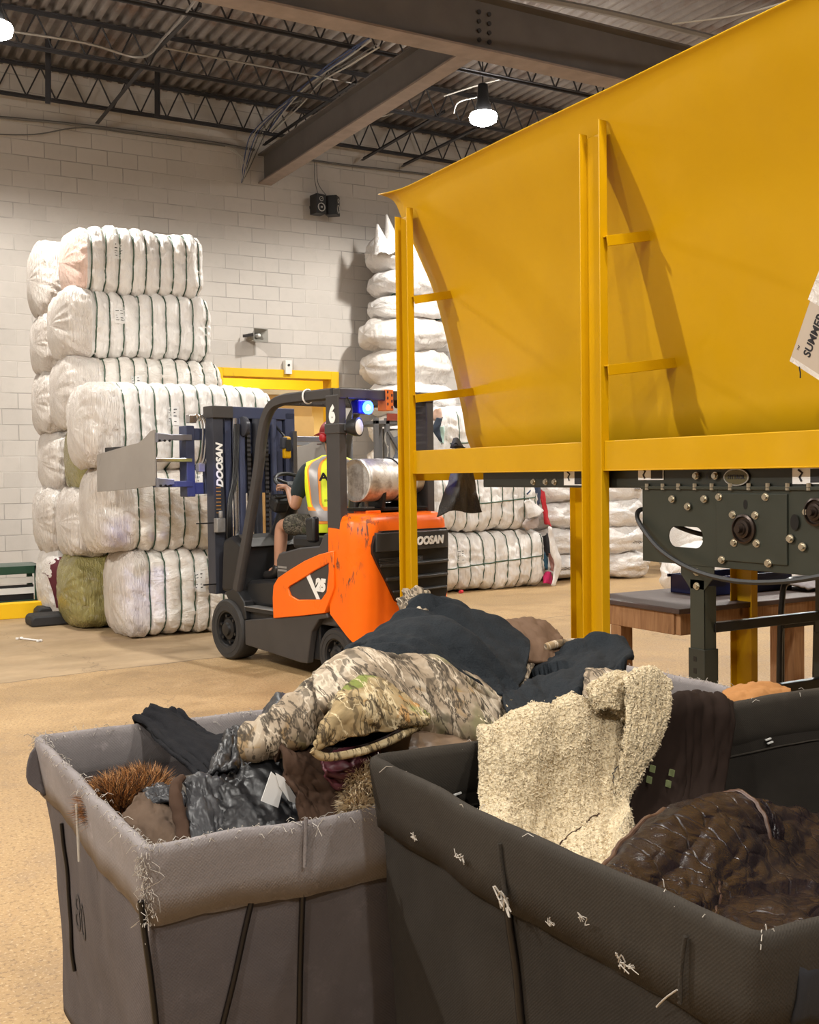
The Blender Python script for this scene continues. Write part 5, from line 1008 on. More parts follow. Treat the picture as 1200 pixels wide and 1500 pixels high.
rag([(574, 640, 0), (576, 655, 0), (575, 672, 0), (590, 636, .1), (592, 655, .1), (592, 672, .1)], 'blue_gray_cloth', 'blue grey cloth bundled on the rack beside the left hopper post', cl('bgcloth', (.16, .18, .22)), 22, 10.84)

CT = thing('gray_crate', 'tall grey crate near the block wall behind the forklift driver', 'crate', aty(455, 690, 13.4) * 1); CT.location.z = 0
MB().bb(-.35, .45, -.3, .5, .1, 1.45).obj('case', M['rackg'], CT, 0, .01); MB().bb(-.38, .48, -.33, .53, 1.45, 1.5).obj('lid', M['cone'], CT, 0, .006); MB().bb(-.3, .4, -.25, .45, 0, .1).obj('skid', M['woodl'], CT, 0)
sack('woven_sack', 'white sack lying on the grey crate behind the driver', CT.location.x + .08, CT.location.y + .1, 1.5, .75, .6, .36, 131, 'sacks behind the driver')
t = thing('guard_rail', 'grey horizontal steel rail behind the driver in front of the doorway', 'rail', (CT.location.x - .4, CT.location.y + .5, 0)); MB().bb(0, 1.3, 0, .05, 1.93, 2.03).obj('rail', M['rackg'], t, 0, .004)
for x in (.0, 1.25): MB().bb(x, x + .05, 0, .05, 0, 1.93).obj('post', M['rackg'], t, 0, .004)
# ------------------------------------------------------------------ canvas trucks
M['cv_gray'] = m_canvas('worn_gray_canvas', (.20, .178, .175), (.27, .245, .24), 900, .5); M['cv_gray2'] = m_canvas('dark_gray_canvas', (.080, .068, .068), (.112, .096, .094), 900, .3)
M['cv_brown'] = m_canvas('brown_canvas', (.030, .025, .020), (.044, .037, .029), 1100, .25); M['cv_brown2'] = m_canvas('dark_brown_canvas', (.021, .0175, .014), (.031, .026, .021), 1100, .2)
M['lining'] = m_paint('cream_liner', (.52, .47, .40), (.40, .35, .29), .6, .8, (.25, .19, .13), 3, .55); M['thread'] = mat('canvas_thread', (.42, .38, .33), .9, 0, .2)
M['stain'] = mat('faded_ink', (.045, .038, .038), .9, 0, .4, 20)
M['rod'] = mat('frame_rod', (.012, .009, .008), .4, .3, .3)
def bin_(name, label, x0, x1, y0, y1, zr, mw, mc, coll, seed, liner=None):
    cx, cy = (x0 + x1) / 2, (y0 + y1) / 2; t = thing(name, label, 'laundry cart', (cx, cy, 0), 0, None)
    hx, hy = (x1 - x0) / 2, (y1 - y0) / 2; r = .020
    def loop(n=260):
        segs = [('l', V((-hx + r, -hy, 0)), V((hx - r, -hy, 0)), V((0, -1, 0))), ('c', V((hx - r, -hy + r, 0)), -pi / 2), ('l', V((hx, -hy + r, 0)), V((hx, hy - r, 0)), V((1, 0, 0))), ('c', V((hx - r, hy - r, 0)), 0),
                ('l', V((hx - r, hy, 0)), V((-hx + r, hy, 0)), V((0, 1, 0))), ('c', V((-hx + r, hy - r, 0)), pi / 2), ('l', V((-hx, hy - r, 0)), V((-hx, -hy + r, 0)), V((-1, 0, 0))), ('c', V((-hx + r, -hy + r, 0)), pi)]
        out = []
        for s in segs:
            if s[0] == 'l':
                m = max(2, int((s[2] - s[1]).length / .02)); out += [(s[1].lerp(s[2], i / m), s[3]) for i in range(m)]
            else: out += [(s[1] + V((cos(s[2] + pi / 2 * i / 6), sin(s[2] + pi / 2 * i / 6), 0)) * r, V((cos(s[2] + pi / 2 * i / 6), sin(s[2] + pi / 2 * i / 6), 0))) for i in range(6)]
        return out
    LP = loop()
    def sag(p): return .010 * fb(p.x * 2.2 + seed, p.y * 2.2, 1) - .012 * max(0, 1 - (p.x / hx) ** 2) * (abs(p.y) > hy * .9) * .8
    def P(p, n, z, off, w=1):
        k = (zr - z) / zr; q = p * (1 - .0) - V((p.x / hx * .05 * k, p.y / hy * .05 * k, 0)); b = .016 * fb(p.x * 3 + seed, p.y * 3, z * 2.5, 3) * min(1, k * 5 + .15) + .018 * sin(pi * min(1, k)) * fb(p.x * 1.2, p.y * 1.2 + seed, 3, 2)
        v = q + n * (off + b * w); v.z = z + sag(p) * (1 - k); return v
    zb = .16
    zs = [zb + (zr - .03 - zb) * i / 26 for i in range(27)]
    MB().grid([[P(p, n, z, 0) for p, n in LP] for z in zs], cv=True).obj('canvas_body', mw, t, 60, solid=.008, off=-1)
    w = MB(); w.grid([[P(p, n, zb + .02, -.005) * (1) for p, n in LP], [V((0, 0, zb + .02)) for _ in LP]], cv=True); w.obj('canvas_floor', mw, t, 60)
    if liner: MB().grid([[P(p, n, zb + (zr - .14 - zb) * i / 8, -.016) for p, n in LP] for i in range(9)], cv=True).obj('liner', liner, t, 60)
    # hemmed collar folded over the rim
    sec = [(.008, -coll), (.0095, -coll * .6), (.010, -.035), (.011, -.010), (.008, .003), (.0, .007), (-.008, .003), (-.012, -.010), (-.012, -.05), (-.0105, -coll * .6), (.003, -coll * 1.04)]
    def edge(p, i): return .006 * fb(p.x * 9 + seed, p.y * 9, i, 3) if i in (0, 10) else 0
    cl_ = MB().grid([[P(p, n, zr + dz + edge(p, i), off + (.003 if i < 8 else .0008) * fb(p.x * 12, p.y * 12, dz * 9 + seed, 3)) for p, n in LP] for i, (off, dz) in enumerate(sec)], cv=True).obj('collar', mc, t, 60, solid=.004, off=0)
    R = random.Random(seed); w = MB()
    for k in range(int(1500 if liner else 90)):
        p, n = LP[R.randrange(len(LP))]; q = P(p, n, zr + R.uniform(-.01, .006), R.uniform(-.01, .012)) + V((R.uniform(-.01, .01), R.uniform(-.01, .01), .003)); L = R.uniform(.004, .022) * (1 if R.random() < .9 else 2)
        d = V((R.uniform(-1, 1), R.uniform(-1, 1), R.uniform(-.3, .8))).normalized(); w.tube([q, q + d * L * .5 + V((0, 0, .002)), q + d * L - V((0, 0, L * .3))], .0007, 3)
    if liner:                                                            # frayed corner seams
        for cxs, cys in ((-1, -1), (-1, 1)):
            for k in range(200):
                s = R.random(); p = V((cxs * (hx - r * .3), cys * (hy - r * .3), 0)); n = V((cxs, cys, 0)).normalized(); q = P(p, n, zr - coll * s, .014) + V((R.uniform(-.012, .012), R.uniform(-.012, .012), 0)); L = R.uniform(.003, .011)
                d = (n * R.uniform(.1, 1) + V((R.uniform(-1, 1), R.uniform(-1, 1), R.uniform(-1, .6))) * .8).normalized(); w.tube([q, q + d * L * .5, q + d * L - V((0, 0, L * .5))], .0006, 3)
            for k in range(16):
                p0 = P(V((cxs * (hx - r * .4), cys * (hy - r * .4), 0)), V((cxs, cys, 0)).normalized(), zr - coll * R.random(), .012)
                w.tube(spline([p0, p0 + V((R.uniform(-.03, .03), R.uniform(-.03, .03), R.uniform(-.03, 0))), p0 + V((R.uniform(-.02, .02), R.uniform(-.02, .02), R.uniform(-.05, -.01)))], 6), .0006, 3)
    fo = w.obj('frayed_threads', M['thread'], t, 0); fo['kind'] = 'stuff'
    for sx in (-1, 1):
        for sy in (-1, 1):
            cst = MB().lathe([(.001, -.018), (.05, -.018), (.055, -.01), (.055, .01), (.05, .018), (.001, .018)], (sx * (hx - .14), sy * (hy - .14), .055), (1, 0, 0), 20).obj('caster', M['rubber'], t, 40)
            MB().bb(sx * (hx - .14) - .03, sx * (hx - .14) + .03, sy * (hy - .14) - .04, sy * (hy - .14) + .04, .10, .15).obj('caster_fork', M['steel'], cst, 0)
    MB().bb(-hx + .08, hx - .08, -hy + .08, hy - .08, .145, .17).obj('base_board', M['woodl'], t, 0)
    return t, P, LP, V((cx, cy, 0))
LBx = (.52, 2.41, 1.875, 2.83); ZL = .845
BL, PL_, LPL, OL = bin_('canvas_cart', 'long worn grey canvas cart with frayed rim at left front, heaped with jackets', *LBx, ZL, M['cv_gray2'], M['cv_gray'], .135, 3, M['lining'])
RBx = (.945, 2.45, .862, 1.82); ZR = .955
BR, PR_, LPR, OR = bin_('canvas_cart', 'dark brown canvas cart at right front holding a fleece coat and a leather jacket', *RBx, ZR, M['cv_brown2'], M['cv_brown'], .125, 8, None)
def rod(t, o, Pf, hx, hy, a, b, face, r=.006):
    A_, B_ = (aty(*a, 1.872), aty(*b, 1.885)) if face == 'front' else (atx(*a, o.x - hx), atx(*b, o.x - hx + .01))
    Q = []
    for k in range(25):
        q = A_.lerp(B_, k / 24) - o
        Q.append(Pf(V((q.x, -hy, 0)), V((0, -1, 0)), q.z, .004) if face == 'front' else Pf(V((-hx, q.y, 0)), V((-1, 0, 0)), q.z, .004))
    MB().tube(Q, r, 8).obj('frame_rod', M['rod'], t, 60)
hxl, hyl = (LBx[1] - LBx[0]) / 2, (LBx[3] - LBx[2]) / 2; hxr, hyr = (RBx[1] - RBx[0]) / 2, (RBx[3] - RBx[2]) / 2
for a, b in (((203, 1322), (222, 1620)), ((372, 1300), (300, 1560)), ((441, 1280), (424, 1600))): rod(BL, OL, PL_, hxl, hyl, a, b, 'front')
rod(BL, OL, PL_, hxl, hyl, (80, 1205), (96, 1420), 'side', .005); rod(BR, OR, PR_, hxr, hyr, (746, 1325), (768, 1560), 'side', .007)
# seams, stitches and mends on the carts
def ridge(t, o, pts, mt, r, nm): P = spline([p - o for p in pts], 20); MB().tube(P, r, 6).obj(nm, mt, t, 60)
ridge(BL, OL, [aty(448, 1198, 1.858), aty(448, 1215, 1.857), aty(446, 1270, 1.858)], M['cv_gray'], .004, 'collar_seam')
ridge(BL, OL, [atx(112, 1178, .50), atx(114, 1220, .50), atx(116, 1262, .50)], M['thread'], .003, 'collar_seam')
ridge(BR, OR, [atx(732, 1236, .929), atx(735, 1270, .929), atx(741, 1312, .929)], M['cv_brown'], .004, 'collar_seam')
ridge(BR, OR, [atx(1004, 1372, .929), atx(998, 1420, .929), atx(996, 1470, .929)], M['cv_brown'], .003, 'collar_seam')
def tuft(t, o, c, s, seed):
    R = random.Random(seed); w = MB()
    for k in range(7):
        a = c - o + V((0, R.uniform(-s, s), R.uniform(-s, s) * .4)); w.tube(spline([a, a + V((-s * .4, R.uniform(-s, s), R.uniform(-s, s))), a + V((-s * .2, R.uniform(-s, s) * 1.5, R.uniform(-s, s)))], 6), s * .10, 4)
    w.obj('thread_tuft', M['thread'], t, 60)
for i, (px, py, s) in enumerate(((609, 1228, .008), (676, 1254, .009), (742, 1320, .016), (808, 1351, .006), (856, 1345, .007), (912, 1411, .010), (926, 1418, .007))): tuft(BR, OR, atx(px, py, .926), s, i)
for i, (px, py) in enumerate(((655, 1165), (670, 1163), (1125, 1083), (1128, 1088))):
    c = aty(px, py, 1.803) - OR; MB().bar(c - V((.008, 0, .001)), c + V((.008, -.002, .002)), .004, .003).obj('thread_tuft', M['white'], BR, 0)
MB().tube([PR_(V((x, hyr, 0)), V((0, 1, 0)), ZR - .118, -.0085) for x in [-hxr + .1 + (2 * hxr - .2) * k / 60 for k in range(61)]], .0025, 6).obj('collar_edge', M['cv_brown'], BR, 60)
ridge(BR, OR, [atx(962, 1475, .928), atx(975, 1462, .922), atx(992, 1450, .92)], M['thread'], .0012, 'loose_thread')
M['stain2'] = mat('dark_patch', (.010, .010, .013), .9, 0, .5, 30, .5, 60)
G = [[aty(1160 + 12 * i + 2 * j, 1500 - 14 * j + 4 * sin(i * 2.), .853) - OR + V((0, -.004 * sin(pi * j / 6), 0)) for i in range(8)] for j in range(7)]; MB().grid(G).obj('dark_patch', M['stain2'], BR, 180, solid=.003)
# printed numerals, faded, on the left side of the long cart
p = atx(100, 1350, .515) - OL; st_ = txt('faded_stencil', '80', .12, M['stain'], BL, p, (0, -1, 0), (0, 0, 1), 0, 0, 0)
for v in st_.data.vertices: v.co.x = PL_(V((-hxl, v.co.y, 0)), V((-1, 0, 0)), v.co.z, .0015).x

fp = [V((-.945, .455, ZL - .005)), V((-.975, .44, ZL - .03)), V((-.985, .42, ZL - .09)), V((-.945, .40, ZL - .125))]
MB().grid([[p.lerp(q, j / 5) + V((-.006 * sin(pi * j / 5), 0, 0)) for j in range(6)] for p, q in zip(spline(fp, 10), spline([V((-.944, .455, ZL - .01)), V((-.944, .44, ZL - .03)), V((-.944, .42, ZL - .09)), V((-.944, .40, ZL - .125))], 10))]).obj('torn_flap', M['cv_gray2'], BL, 180, solid=.004)
# ------------------------------------------------------------------ garments
def garment(name, label, mt, rows, nu=46, nv=46, fold=.014, ff=(2.2, 5), ang=.5, th=.009, seed=0, disp=None, parent=None, cat='jacket', fine=.004, asX=False):
    conv = []
    for r_ in rows:
        Y = r_[0]; conv.append([(atx(q[0], q[1], q[2] if len(q) > 2 else Y) if asX else aty(q[0], q[1], q[2] if len(q) > 2 else Y)) for q in r_[1:]])
    c = sum((sum(r_, V()) for r_ in conv), V()) / sum(len(r_) for r_ in conv)
    if parent: c = parent.location.copy()
    m = max(len(r_) for r_ in conv); conv = [[p - c for p in (r_ if len(r_) == m else spline(r_, m - 1))] for r_ in conv]
    Gd = lattice(conv, nu, nv); out = []
    for i in range(nu + 1):
        row = []
        for j in range(nv + 1):
            a = Gd[min(i + 1, nu)][j] - Gd[max(i - 1, 0)][j]; b = Gd[i][min(j + 1, nv)] - Gd[i][max(j - 1, 0)]
            n = a.cross(b); n = n.normalized() if n.length > 1e-9 else V((0, 0, 1))
            if n.dot(-CF) < 0: n = -n
            u, v = i / nu, j / nv; uu = u * cos(ang) + v * sin(ang); vv = -u * sin(ang) + v * cos(ang)
            q = fb(uu * ff[0] + seed * 3.7, vv * ff[1] + seed, seed * .7, 3); rid = 1 - 2 * abs(fb(uu * ff[0] * .7 + seed, vv * ff[1] * .8 + 9, seed, 2))
            d = fold * (q * .8 + rid * .5) + fine * fb(u * 16 + seed, v * 16, seed, 3)
            if disp: d += disp(Gd[i][j] + c)
            row.append(Gd[i][j] + n * d)
        out.append(row)
    o = MB().grid(out).obj(name, mt, parent, 180, solid=th, off=0)
    o.data['g'] = 1; o['g_rows'] = nu
    del o['g_rows']; del o.data['g']
    if not parent: o.location = c; tag(o, label, cat)
    return o, out, c
def seamline(par, G, path, mt, r=.003, nm='seam', off=.004):
    P = []
    nu, nv = len(G) - 1, len(G[0]) - 1
    for u, v in spline2(path, 30):
        i = max(1, min(nu - 1, int(u * nu))); j = max(1, min(nv - 1, int(v * nv))); n = (G[i + 1][j] - G[i - 1][j]).cross(G[i][j + 1] - G[i][j - 1]).normalized()
        if n.dot(-CF) < 0: n = -n
        P.append(G[i][j] + n * off)
    return MB().tube(P, r, 5).obj(nm, mt, par, 60)
def spline2(p, n): return [(q.x, q.y) for q in spline([V((a, b, 0)) for a, b in p], n)]
M['fleece_black'] = m_fleece('black_fleece', (.016, .020, .024), (.009, .011, .014), 300, .25); M['sherpa'] = m_fleece('cream_sherpa', (.66, .55, .37), (.46, .36, .215), 190, .8, .1)
M['camo'] = m_camo('jacket_camo', (.30, .235, .165), (.44, .375, .29), (.05, .04, .03), (.27, .17, .07), (.17, .16, .08), .95); M['camo2'] = m_camo('hood_camo', (.34, .25, .13), (.46, .38, .24), (.05, .035, .02), (.42, .19, .04), (.13, .18, .03), 1.3)
M['lea_black'] = m_leather('black_leather', (.008, .008, .009), .36, 12, .25, .35); M['lea_gray'] = m_leather('gray_leather', (.022, .022, .024), .36, 14, .25, .3); M['lea_brown'] = m_leather('brown_leather', (.011, .007, .008), .21, 18, .9, .3); M['lea_tan'] = m_leather('tan_leather', (.17, .115, .075), .35, 12, .2)
M['suede'] = mat('brown_suede', (.060, .034, .022), .95, 0, .5, 7, .3, 60, .003, 0, .15); M['suede2'] = mat('taupe_suede', (.105, .07, .048), .95, 0, .5, 8, .3, 60, .003, 0, .15); M['suede_dark'] = mat('dark_suede', (.020, .012, .009), .95, 0, .4, 6, .2, 60, .003, 0, .12)
M['duck'] = mat('brown_duck', (.115, .062, .032), .85, 0, .4, 7, .3, 50); M['duck_or'] = mat('rust_duck', (.36, .16, .045), .85, 0, .3, 7, .3, 50); M['burg'] = mat('burgundy_lining', (.085, .018, .026), .5, 0, .4, 9); M['seam_br'] = mat('seam_leather', (.085, .045, .03), .4, 0, .2)
M['knit'] = mat('black_knit', (.009, .009, .011), .95, 0, .3, 20, .6, 160, .003, 0, .15)
# bottom layers of the heap
def filler(name, label, mt, x0, x1, y0, y1, z, seed, dz=0.):
    c = V(((x0 + x1) / 2, (y0 + y1) / 2, z)); G = [[V((x0 + (x1 - x0) * i / 50, y0 + (y1 - y0) * j / 36, z + dz * (i / 50) + .07 * fb(i * .09 + seed, j * .12, seed, 4) + .03 * (1 - 2 * abs(fb(i * .15, j * .2 + seed, 2, 2))))) - c for j in range(37)] for i in range(51)]
    o = MB().grid(G).obj(name, mt, None, 180, solid=.012); o.location = c; return tag(o, label, 'clothing')
filler('dark_coat', 'black rumpled coat at the bottom of the long grey cart', M['knit'], .60, 1.5, 1.95, 2.74, .63, 4, .06)
filler('brown_coat', 'dark brown rumpled coat deep under the camouflage jackets in the long cart', M['suede_dark'], 1.2, 2.33, 1.95, 2.74, .72, 6, .02)
filler('dark_coat', 'black rumpled coat at the bottom of the brown cart', M['knit'], 1.02, 2.37, .94, 1.74, .50, 9, .05)
# long cart -----------------------------------------------------------
garment('fleece_jacket', 'large black fleece jacket forming the rounded peak of the clothing heap', M['fleece_black'], [
    (2.75, (517, 985), (560, 945), (600, 915), (652, 905), (700, 918), (750, 960)), (2.6, (512, 962), (540, 936), (598, 893), (650, 882), (703, 902), (752, 945)), (2.45, (512, 966), (549, 945), (610, 915), (660, 914), (715, 932), (762, 966)),
    (2.3, (514, 970), (555, 957), (610, 945), (668, 948), (720, 970), (763, 995)), (2.2, (518, 978), (560, 968), (610, 968), (670, 985), (722, 1010), (748, 1020)), (2.12, (522, 995), (565, 988), (615, 992), (675, 1012), (722, 1032), (745, 1042))], 90, 90, .055, (1.1, 3.6), .85, .01, 2)
garment('camouflage_jacket', 'grey brown camouflage jacket draped over the front of the heap beside the fleece coat', M['camo'], [
    (2.22, (470, 985), (520, 955), (580, 958), (640, 968), (695, 995), (762, 1050)), (2.12, (466, 992), (522, 960), (587, 966), (646, 977), (704, 1010), (769, 1057)), (2.05, (464, 1005), (520, 978), (590, 985), (652, 1003), (714, 1034), (767, 1064)),
    (2.0, (464, 1022), (522, 1000), (592, 1012), (652, 1034), (714, 1058), (762, 1071)), (1.97, (468, 1036), (530, 1020), (600, 1040), (662, 1066), (714, 1080), (757, 1079)), (2.0, (478, 1050), (540, 1046), (612, 1072), (672, 1098), (714, 1092), (750, 1090))], 70, 70, .020, (1.5, 3.2), .5, .012, 5)
cj = bpy.data.objects['camouflage_jacket']
def ribbon(par, pts, w_, mt, nm, label=None, cat=None, r=.004):
    P = spline([p for p in pts], 26); c = par.location if par else P[0].copy(); MBx = MB().tube([p - c for p in P], r, 8); o = MBx.obj(nm, mt, par, 60)
    if not par: o.location = c; tag(o, label, cat)
    return o
ribbon(cj, [aty(524, 960, 2.10), aty(587, 966, 2.10), aty(646, 977, 2.095), aty(704, 1010, 2.09), aty(768, 1056, 2.09)], 0, M['camo'], 'hem_roll', r=.010)
ribbon(cj, [aty(587, 970, 2.09), aty(570, 985, 2.05), aty(552, 998, 2.02)], 0, M['camo2'], 'sleeve_seam', r=.005)
def sleeve(name, label, mt, pts, rad, seed, inner=None, cat='jacket', parent=None, n=40, wr=.14):
    P = spline([aty(*p) for p in pts], n); rr = spline([V((r_, 0, 0)) for r_ in rad], n); c = P[n // 2].copy(); G = []; prev = None
    for i, p in enumerate(P):
        tg = (P[min(i + 1, n)] - P[max(i - 1, 0)]).normalized()
        x = (tg.cross(V((0, 0, 1)))).normalized() if prev is None else (prev - tg * prev.dot(tg)).normalized(); prev = x; y = tg.cross(x); row = []
        for k in range(28):
            a = 2 * pi * k / 28; r_ = rr[i].x * (1 + wr * fb(i * .22 + seed, cos(a) * 1.3, sin(a) * 1.3, 3) + .06 * sin(i * .9 + 2 * cos(a + seed)) * (1 if wr > 0 else 0)); row.append(p - c + x * (r_ * cos(a)) + y * (r_ * .8 * sin(a)))
        G.append(row)
    o = MB().grid(G, cv=True).obj(name, mt, parent, 180, solid=.006, off=-1); o.location = c if not parent else c - parent.location
    if not parent: tag(o, label, cat)
    if inner:
        w = MB(); ring_ = [q.lerp(sum(G[-2], V()) / 28, .06) for q in G[-2]]; w.v = [tuple(q) for q in ring_] + [tuple(sum(G[-6], V()) / 28)]; w.f = [(k, (k + 1) % 28, 28) for k in range(28)]; w.obj('cuff_lining', inner, o, 180)
    return o
sleeve('camouflage_sleeve', 'camouflage jacket sleeve pointing left with a black cuff opening', M['camo'], [(500, 1005, 2.12), (470, 1030, 2.08), (430, 1060, 2.06), (398, 1078, 2.08), (358, 1090, 2.12)], [.055, .060, .056, .048, .036], 3, M['knit'])
hd, Gh, ch = garment('camouflage_hood', 'quilted camouflage hood with a black opening at the front of the heap', M['camo2'], [
    (2.04, (505, 1020), (522, 1002), (546, 998), (572, 1010), (600, 1034)), (1.96, (486, 1036), (512, 1004), (540, 993), (580, 1010), (614, 1040)), (1.90, (474, 1062), (503, 1030), (546, 1015), (590, 1030), (627, 1048)), (1.87, (464, 1085), (500, 1058), (546, 1042), (590, 1048), (629, 1052)), (1.875, (460, 1100), (494, 1084), (540, 1072), (586, 1066), (626, 1054))], 40, 40, .008, (3, 6), .4, .01, 7, None, None, 'hood')
MB().grid([[aty(464 + 122 * i / 12, 1092 - 26 * i / 12 + 20 * (j / 6 - .35) * sin(pi * (i + .4) / 12.8), 1.905 + .05 * sin(pi * j / 6)) - ch for j in range(7)] for i in range(13)]).obj('hood_lining', M['knit'], hd, 180)
ribbon(hd, [aty(458, 1098, 1.875), aty(475, 1109, 1.87), aty(510, 1105, 1.868), aty(545, 1096, 1.868), aty(585, 1079, 1.872), aty(625, 1056, 1.875)], 0, M['camo2'], 'hood_hem', r=.0085)
garment('tan_leather_jacket', 'smooth tan leather jacket squeezed under the camouflage jacket by the brown cart rim', M['lea_tan'], [(2.02, (556, 1092), (600, 1070), (640, 1064), (690, 1085)), (1.96, (552, 1106), (600, 1082), (645, 1078), (700, 1098)), (1.93, (552, 1130), (600, 1110), (648, 1104), (702, 1112)), (1.92, (552, 1150), (600, 1135), (650, 1125), (702, 1125))], 30, 30, .008, (1.5, 3), .3, .01, 9)
garment('burgundy_lining', 'burgundy satin lining under the camouflage hood', M['burg'], [(1.99, (470, 1112), (500, 1103), (530, 1098), (556, 1096)), (1.94, (472, 1122), (505, 1116), (532, 1110), (556, 1106)), (1.92, (478, 1138), (508, 1136), (530, 1132), (560, 1124)), (1.93, (490, 1155), (520, 1150), (560, 1140))], 26, 26, .012, (3, 6), .9, .006, 12, None, None, 'lining')
garment('suede_jacket', 'brown suede jacket between the black leather coat and the pale fur cuff', M['suede'], [(2.05, (402, 1098), (430, 1098), (470, 1102), (500, 1112)), (1.99, (412, 1112), (442, 1116), (480, 1122), (514, 1134)), (1.96, (420, 1140), (450, 1140), (484, 1148), (516, 1158)), (1.94, (432, 1170), (456, 1170), (488, 1172), (518, 1178)), (1.91, (440, 1205), (462, 1204), (492, 1202), (518, 1200)), (1.90, (440, 1230), (518, 1225))], 44, 44, .018, (2, 5), .9, .01, 14)
bl_, Gb, cb = garment('leather_coat', 'shiny black leather coat carrying a white paper tag', M['lea_black'], [(2.16, (322, 1140), (350, 1130), (382, 1108), (404, 1095)), (2.10, (320, 1152), (350, 1138), (386, 1112), (408, 1098)), (2.05, (318, 1172), (355, 1152), (398, 1135), (424, 1128)), (2.0, (316, 1200), (362, 1182), (408, 1172), (438, 1168)), (1.95, (316, 1228), (366, 1216), (416, 1206), (452, 1198)), (1.92, (318, 1260), (452, 1228))], 48, 48, .020, (1.6, 4.5), .7, .008, 17)
tg_ = MB(); 
tg_.add([aty(*q, 1.965) - cb for q in ((397, 1130), (416, 1147), (407, 1183), (382, 1173))] , [(0, 1, 2, 3)]); tg_.obj('paper_tag', M['paper'], bl_, 0, solid=.002)
MB().add([aty(*q, 1.96) - cb for q in ((404, 1132), (416, 1139), (440, 1178), (424, 1174), (409, 1152))], [(0, 1, 2, 3, 4)]).obj('paper_tag', M['paper'], bl_, 0, solid=.002)
garment('leather_sleeve', 'grey black leather sleeve standing up left of the black leather coat', M['lea_gray'], [(2.14, (268, 1146), (285, 1137), (305, 1136), (330, 1142)), (2.09, (272, 1152), (288, 1142), (306, 1140), (328, 1150)), (2.04, (276, 1180), (292, 1170), (308, 1168), (326, 1178)), (1.98, (280, 1210), (294, 1200), (310, 1196), (324, 1205)), (1.94, (284, 1240), (298, 1230), (312, 1225), (324, 1228))], 30, 26, .010, (2, 5), 1.2, .008, 19)
garment('suede_flap', 'flat taupe suede jacket flap lying against the near left rim', M['suede2'], [(2.26, (203, 1163), (228, 1166), (250, 1172), (274, 1183)), (2.2, (196, 1172), (222, 1178), (248, 1184), (270, 1194)), (2.12, (186, 1192, 2.18), (214, 1200), (240, 1206, 2.06), (264, 1214, 2.03)), (2.05, (174, 1214, 2.17), (205, 1226, 2.1), (232, 1234, 2.03), (256, 1240, 1.98)), (2.05, (172, 1238, 2.17), (205, 1250, 2.1), (256, 1258, 1.98))], 30, 30, .006, (1.5, 2), .4, .01, 21)
garment('quilted_jacket', 'dark grey quilted jacket edge showing behind the taupe suede flap', M['lea_gray'], [(2.32, (208, 1158), (235, 1150), (262, 1152)), (2.26, (212, 1166), (238, 1160), (266, 1164)), (2.2, (218, 1180), (245, 1178), (270, 1184))], 24, 24, .012, (5, 2), 0, .01, 23)
sleeve('suede_strap', 'narrow brown suede sleeve edge between the taupe flap and the grey leather sleeve', M['suede'], [(268, 1138, 2.1), (258, 1150, 2.08), (258, 1175, 2.04), (266, 1205, 2.0), (270, 1235, 1.96)], [.008, .012, .013, .014, .016], 31, None)
garment('black_jacket', 'black jacket with one sleeve hung over the back left rim', M['lea_black'] if False else M['knit'], [(2.875, (200, 1068), (226, 1054), (262, 1050)), (2.845, (196, 1056), (225, 1042), (260, 1041)), (2.76, (214, 1068), (246, 1056), (276, 1054)), (2.62, (232, 1090), (266, 1078), (304, 1074)), (2.48, (252, 1112), (292, 1098), (335, 1082)), (2.34, (280, 1134), (312, 1122), (352, 1100)), (2.22, (300, 1160), (330, 1145), (360, 1120))], 46, 34, .018, (1.2, 4), .2, .01, 25)
garment('leather_collar', 'curled black leather collar beside the camouflage cuff', M['lea_black'], [(2.34, (330, 1084), (340, 1070), (352, 1068), (362, 1078)), (2.28, (326, 1095), (340, 1082), (352, 1080), (364, 1092)), (2.2, (312, 1118), (332, 1108), (350, 1106), (362, 1116)), (2.12, (300, 1140), (322, 1132), (345, 1130), (362, 1134))], 30, 30, .014, (3, 6), .5, .008, 27)
garment('gray_jacket', 'dark grey jacket corner folded over the back rim left of the camouflage', M['lea_gray'], [(2.84, (384, 1052), (398, 1030), (412, 1020), (445, 1032)), (2.78, (386, 1054), (402, 1024), (416, 1018), (442, 1032)), (2.65, (388, 1066), (410, 1046), (430, 1042), (450, 1048)), (2.5, (396, 1085), (420, 1070), (440, 1066), (462, 1066))], 26, 26, .01, (2, 3), .4, .01, 29)
garment('duck_jacket', 'brown canvas work jacket at the back right of the heap', M['duck'], [(2.78, (732, 938), (762, 922), (792, 926), (816, 942)), (2.70, (729, 919), (758, 908), (790, 911), (814, 926)), (2.6, (735, 930), (765, 921), (796, 926), (820, 938)), (2.5, (742, 950), (772, 945), (802, 950), (818, 956)), (2.42, (750, 972), (818, 975))], 34, 34, .014, (2.5, 4), .6, .012, 33)
garment('knit_jacket', 'black knitted jacket in the hollow between the two fleece garments', M['knit'], [(2.62, (735, 955), (757, 948), (778, 953), (800, 960)), (2.52, (728, 972), (752, 966), (776, 972), (796, 980)), (2.4, (720, 998), (748, 998), (770, 1002), (785, 1005)), (2.25, (715, 1030), (785, 1035))], 30, 30, .016, (4, 4), .3, .012, 35)
